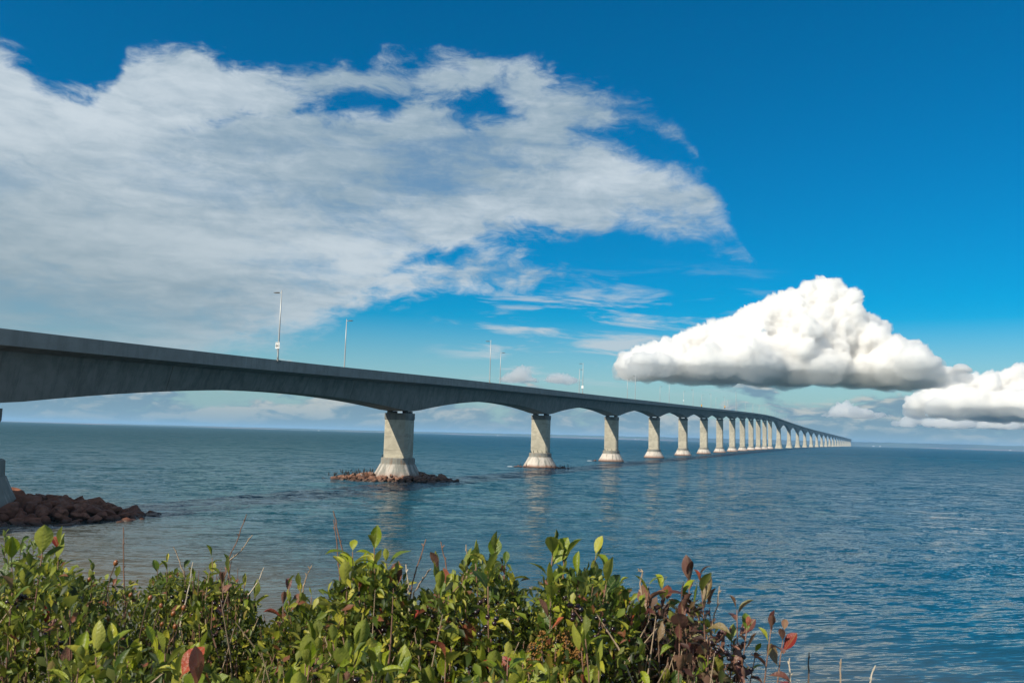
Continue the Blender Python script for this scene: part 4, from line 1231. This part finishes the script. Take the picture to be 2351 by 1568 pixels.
for k, (x, y, sz) in enumerate(((1245, 1480, 1.), (1275, 1500, 1.2), (1300, 1470, .9), (1225, 1520, 1.2), (1315, 1525, 1.), (1290, 1545, 1.2), (1345, 1560, .9), (1200, 1555, .9), (1330, 1490, .8))):
    p = at(x, y, 1.72); V = []; F = []; o_ = 0
    t = thing('spirea_seed_head', 'rusty brown seed head on a thin stalk among the leaves right of bottom centre', 'seed head', p - Vector((0, 0, .3)), 0, 'rusty seed heads in the hedge')
    mb = MB(); mb.tube([(0, .02, -.3), (0, 0, .26), (0, 0, .31)], .0012, 5); obj('stalk', mb.mesh('stalk'), M_STEM_R, t)
    for q in range(70):
        hq = RS.random(); rr = .026 * (1 - hq * .75) * sz
        a_ = uni(0, 6.28); v = IV2[:12] if False else IV2
        c3 = np.array([rr * math.cos(a_) * math.sqrt(RS.random()), rr * math.sin(a_) * math.sqrt(RS.random()), .265 + .06 * hq * sz])
        rad_ = uni(.0016, .0028); V.append(np.array([(1, 0, 0), (-1, 0, 0), (0, 1, 0), (0, -1, 0), (0, 0, 1), (0, 0, -1)]) * rad_ + c3)
        F.append(np.array([(0, 2, 4), (2, 1, 4), (1, 3, 4), (3, 0, 4), (2, 0, 5), (1, 2, 5), (3, 1, 5), (0, 3, 5)]) + o_); o_ += 6
    tag(obj('seeds', mesh_from('seeds', np.concatenate(V), np.concatenate(F)), M_SEED, t), kind='stuff')

# dry stalks standing out of the hedge
STALKS = (
    ([(283, 1210), (284, 1250), (284, 1330), (288, 1420)], 2.3, M_STEM_R, 'thin lone reddish stalk above the wild rose bush'),
    ([(566, 1180), (548, 1230), (524, 1285), (505, 1350), (498, 1430)], 2.4, M_STEM_R, 'tall slanting brown stalk left of the gap of water'),
    ([(580, 1228), (555, 1262), (528, 1285), (512, 1330)], 2.41, M_DRY, 'short forked stalk beside the tall slanting one'),
    ([(606, 1302), (590, 1340), (560, 1380), (545, 1440)], 2.3, M_PALE, 'bleached curved stalk over the gap of water'),
    ([(443, 1290), (436, 1340), (420, 1400), (412, 1450)], 2.2, M_PALE, 'straight pale stalk among the berries at left'),
    ([(398, 1255), (412, 1290), (420, 1310), (428, 1390)], 2.45, M_DRY, 'pale forked twig above the berry clump at left'),
    ([(716, 1297), (705, 1320), (698, 1345), (690, 1400)], 2.2, M_DRY, 'short dry stalk over the reddish low shrub'),
    ([(765, 1172), (772, 1205), (786, 1265), (800, 1360)], 2.1, M_STEM_R, 'tallest dry stalk left of the upright broad leaves'),
    ([(766, 1192), (775, 1260), (780, 1320), (775, 1420)], 2.12, M_STEM_R, 'dry stalk leaning against the tallest one'),
    ([(978, 1237), (962, 1285), (948, 1340), (935, 1400), (930, 1470)], 2.05, M_STEM_R, 'curving orange-brown stalk in the middle gap'),
    ([(932, 1295), (937, 1345), (940, 1400), (938, 1480)], 2.06, M_PALE, 'white bleached stalk in the middle gap'),
    ([(990, 1305), (970, 1330), (950, 1360), (942, 1420)], 2.07, M_DRY, 'thin bent twig in the middle gap'),
    ([(1012, 1243), (1022, 1285), (1032, 1340), (1034, 1430)], 2.05, M_STEM_R, 'upright pinkish stalk right of the middle gap'),
    ([(1070, 1250), (1074, 1290), (1070, 1350)], 2.1, M_DRY, 'dry stalk behind the tallest berry shrub'),
    ([(1222, 1345), (1208, 1370), (1180, 1410)], 2.0, M_DRY, 'bent dry twig right of the tallest berry shrub'),
    ([(915, 1300), (905, 1315), (880, 1350), (870, 1400)], 2.05, M_DRY, 'thin pale twig right of the upright broad leaves'),
    ([(1465, 1310), (1474, 1312), (1470, 1340), (1480, 1400)], 2.0, M_DRY, 'curled thin tendril above the withering shrub'),
    ([(1652, 1345), (1648, 1390), (1630, 1450), (1615, 1520)], 1.95, M_DRY, 'thin hooked tendril right of the purple sprig'),
    ([(1858, 1497), (1857, 1540), (1855, 1640)], 2.0, M_STEM, 'dark upright stalk right of the wine-red shrub'),
    ([(1813, 1510), (1814, 1550), (1816, 1640)], 2.0, M_PALE, 'pale upright stalk just right of the wine-red shrub'),
    ([(1931, 1512), (1929, 1550), (1928, 1640)], 2.0, M_DRY, 'straw stalk second from the right at the bottom'),
    ([(2010, 1527), (1998, 1560), (1985, 1640)], 2.0, M_PALE, 'slanting straw stalk farthest right at the bottom'),
)
for pts, d_, mt, lab in STALKS:
    P_ = [at(x, y, d_) for x, y in reversed(pts)]
    base = Vector((P_[0].x + uni(-.03, .03), P_[0].y + .02, ground_z(P_[0].x, P_[0].y) + .02))
    full = [Vector((0, 0, 0))] + [p - base for p in P_]
    # small kinks
    dense = []
    for a, b_ in zip(full[:-1], full[1:]):
        for q in (0, .33, .66): dense.append(a.lerp(b_, q) + Vector((uni(-.0018, .0018), uni(-.002, .002), 0)))
    dense.append(full[-1])
    mb = MB(); n_ = len(dense); mb.tube(dense, [.0026 - .0014 * i / (n_ - 1) for i in range(n_)], 5)
    for i in range(n_ - 8, n_ - 1, 2): mb.tube([dense[i], dense[i] + Vector((uni(-.006, .006), uni(-.004, .004), .006))], [.0022, .0008], 4)
    tag(obj('dry_stalk', mb.mesh('dry_stalk'), mt, None, base), lab, 'dry stalk', 'dry stalks in the hedge')
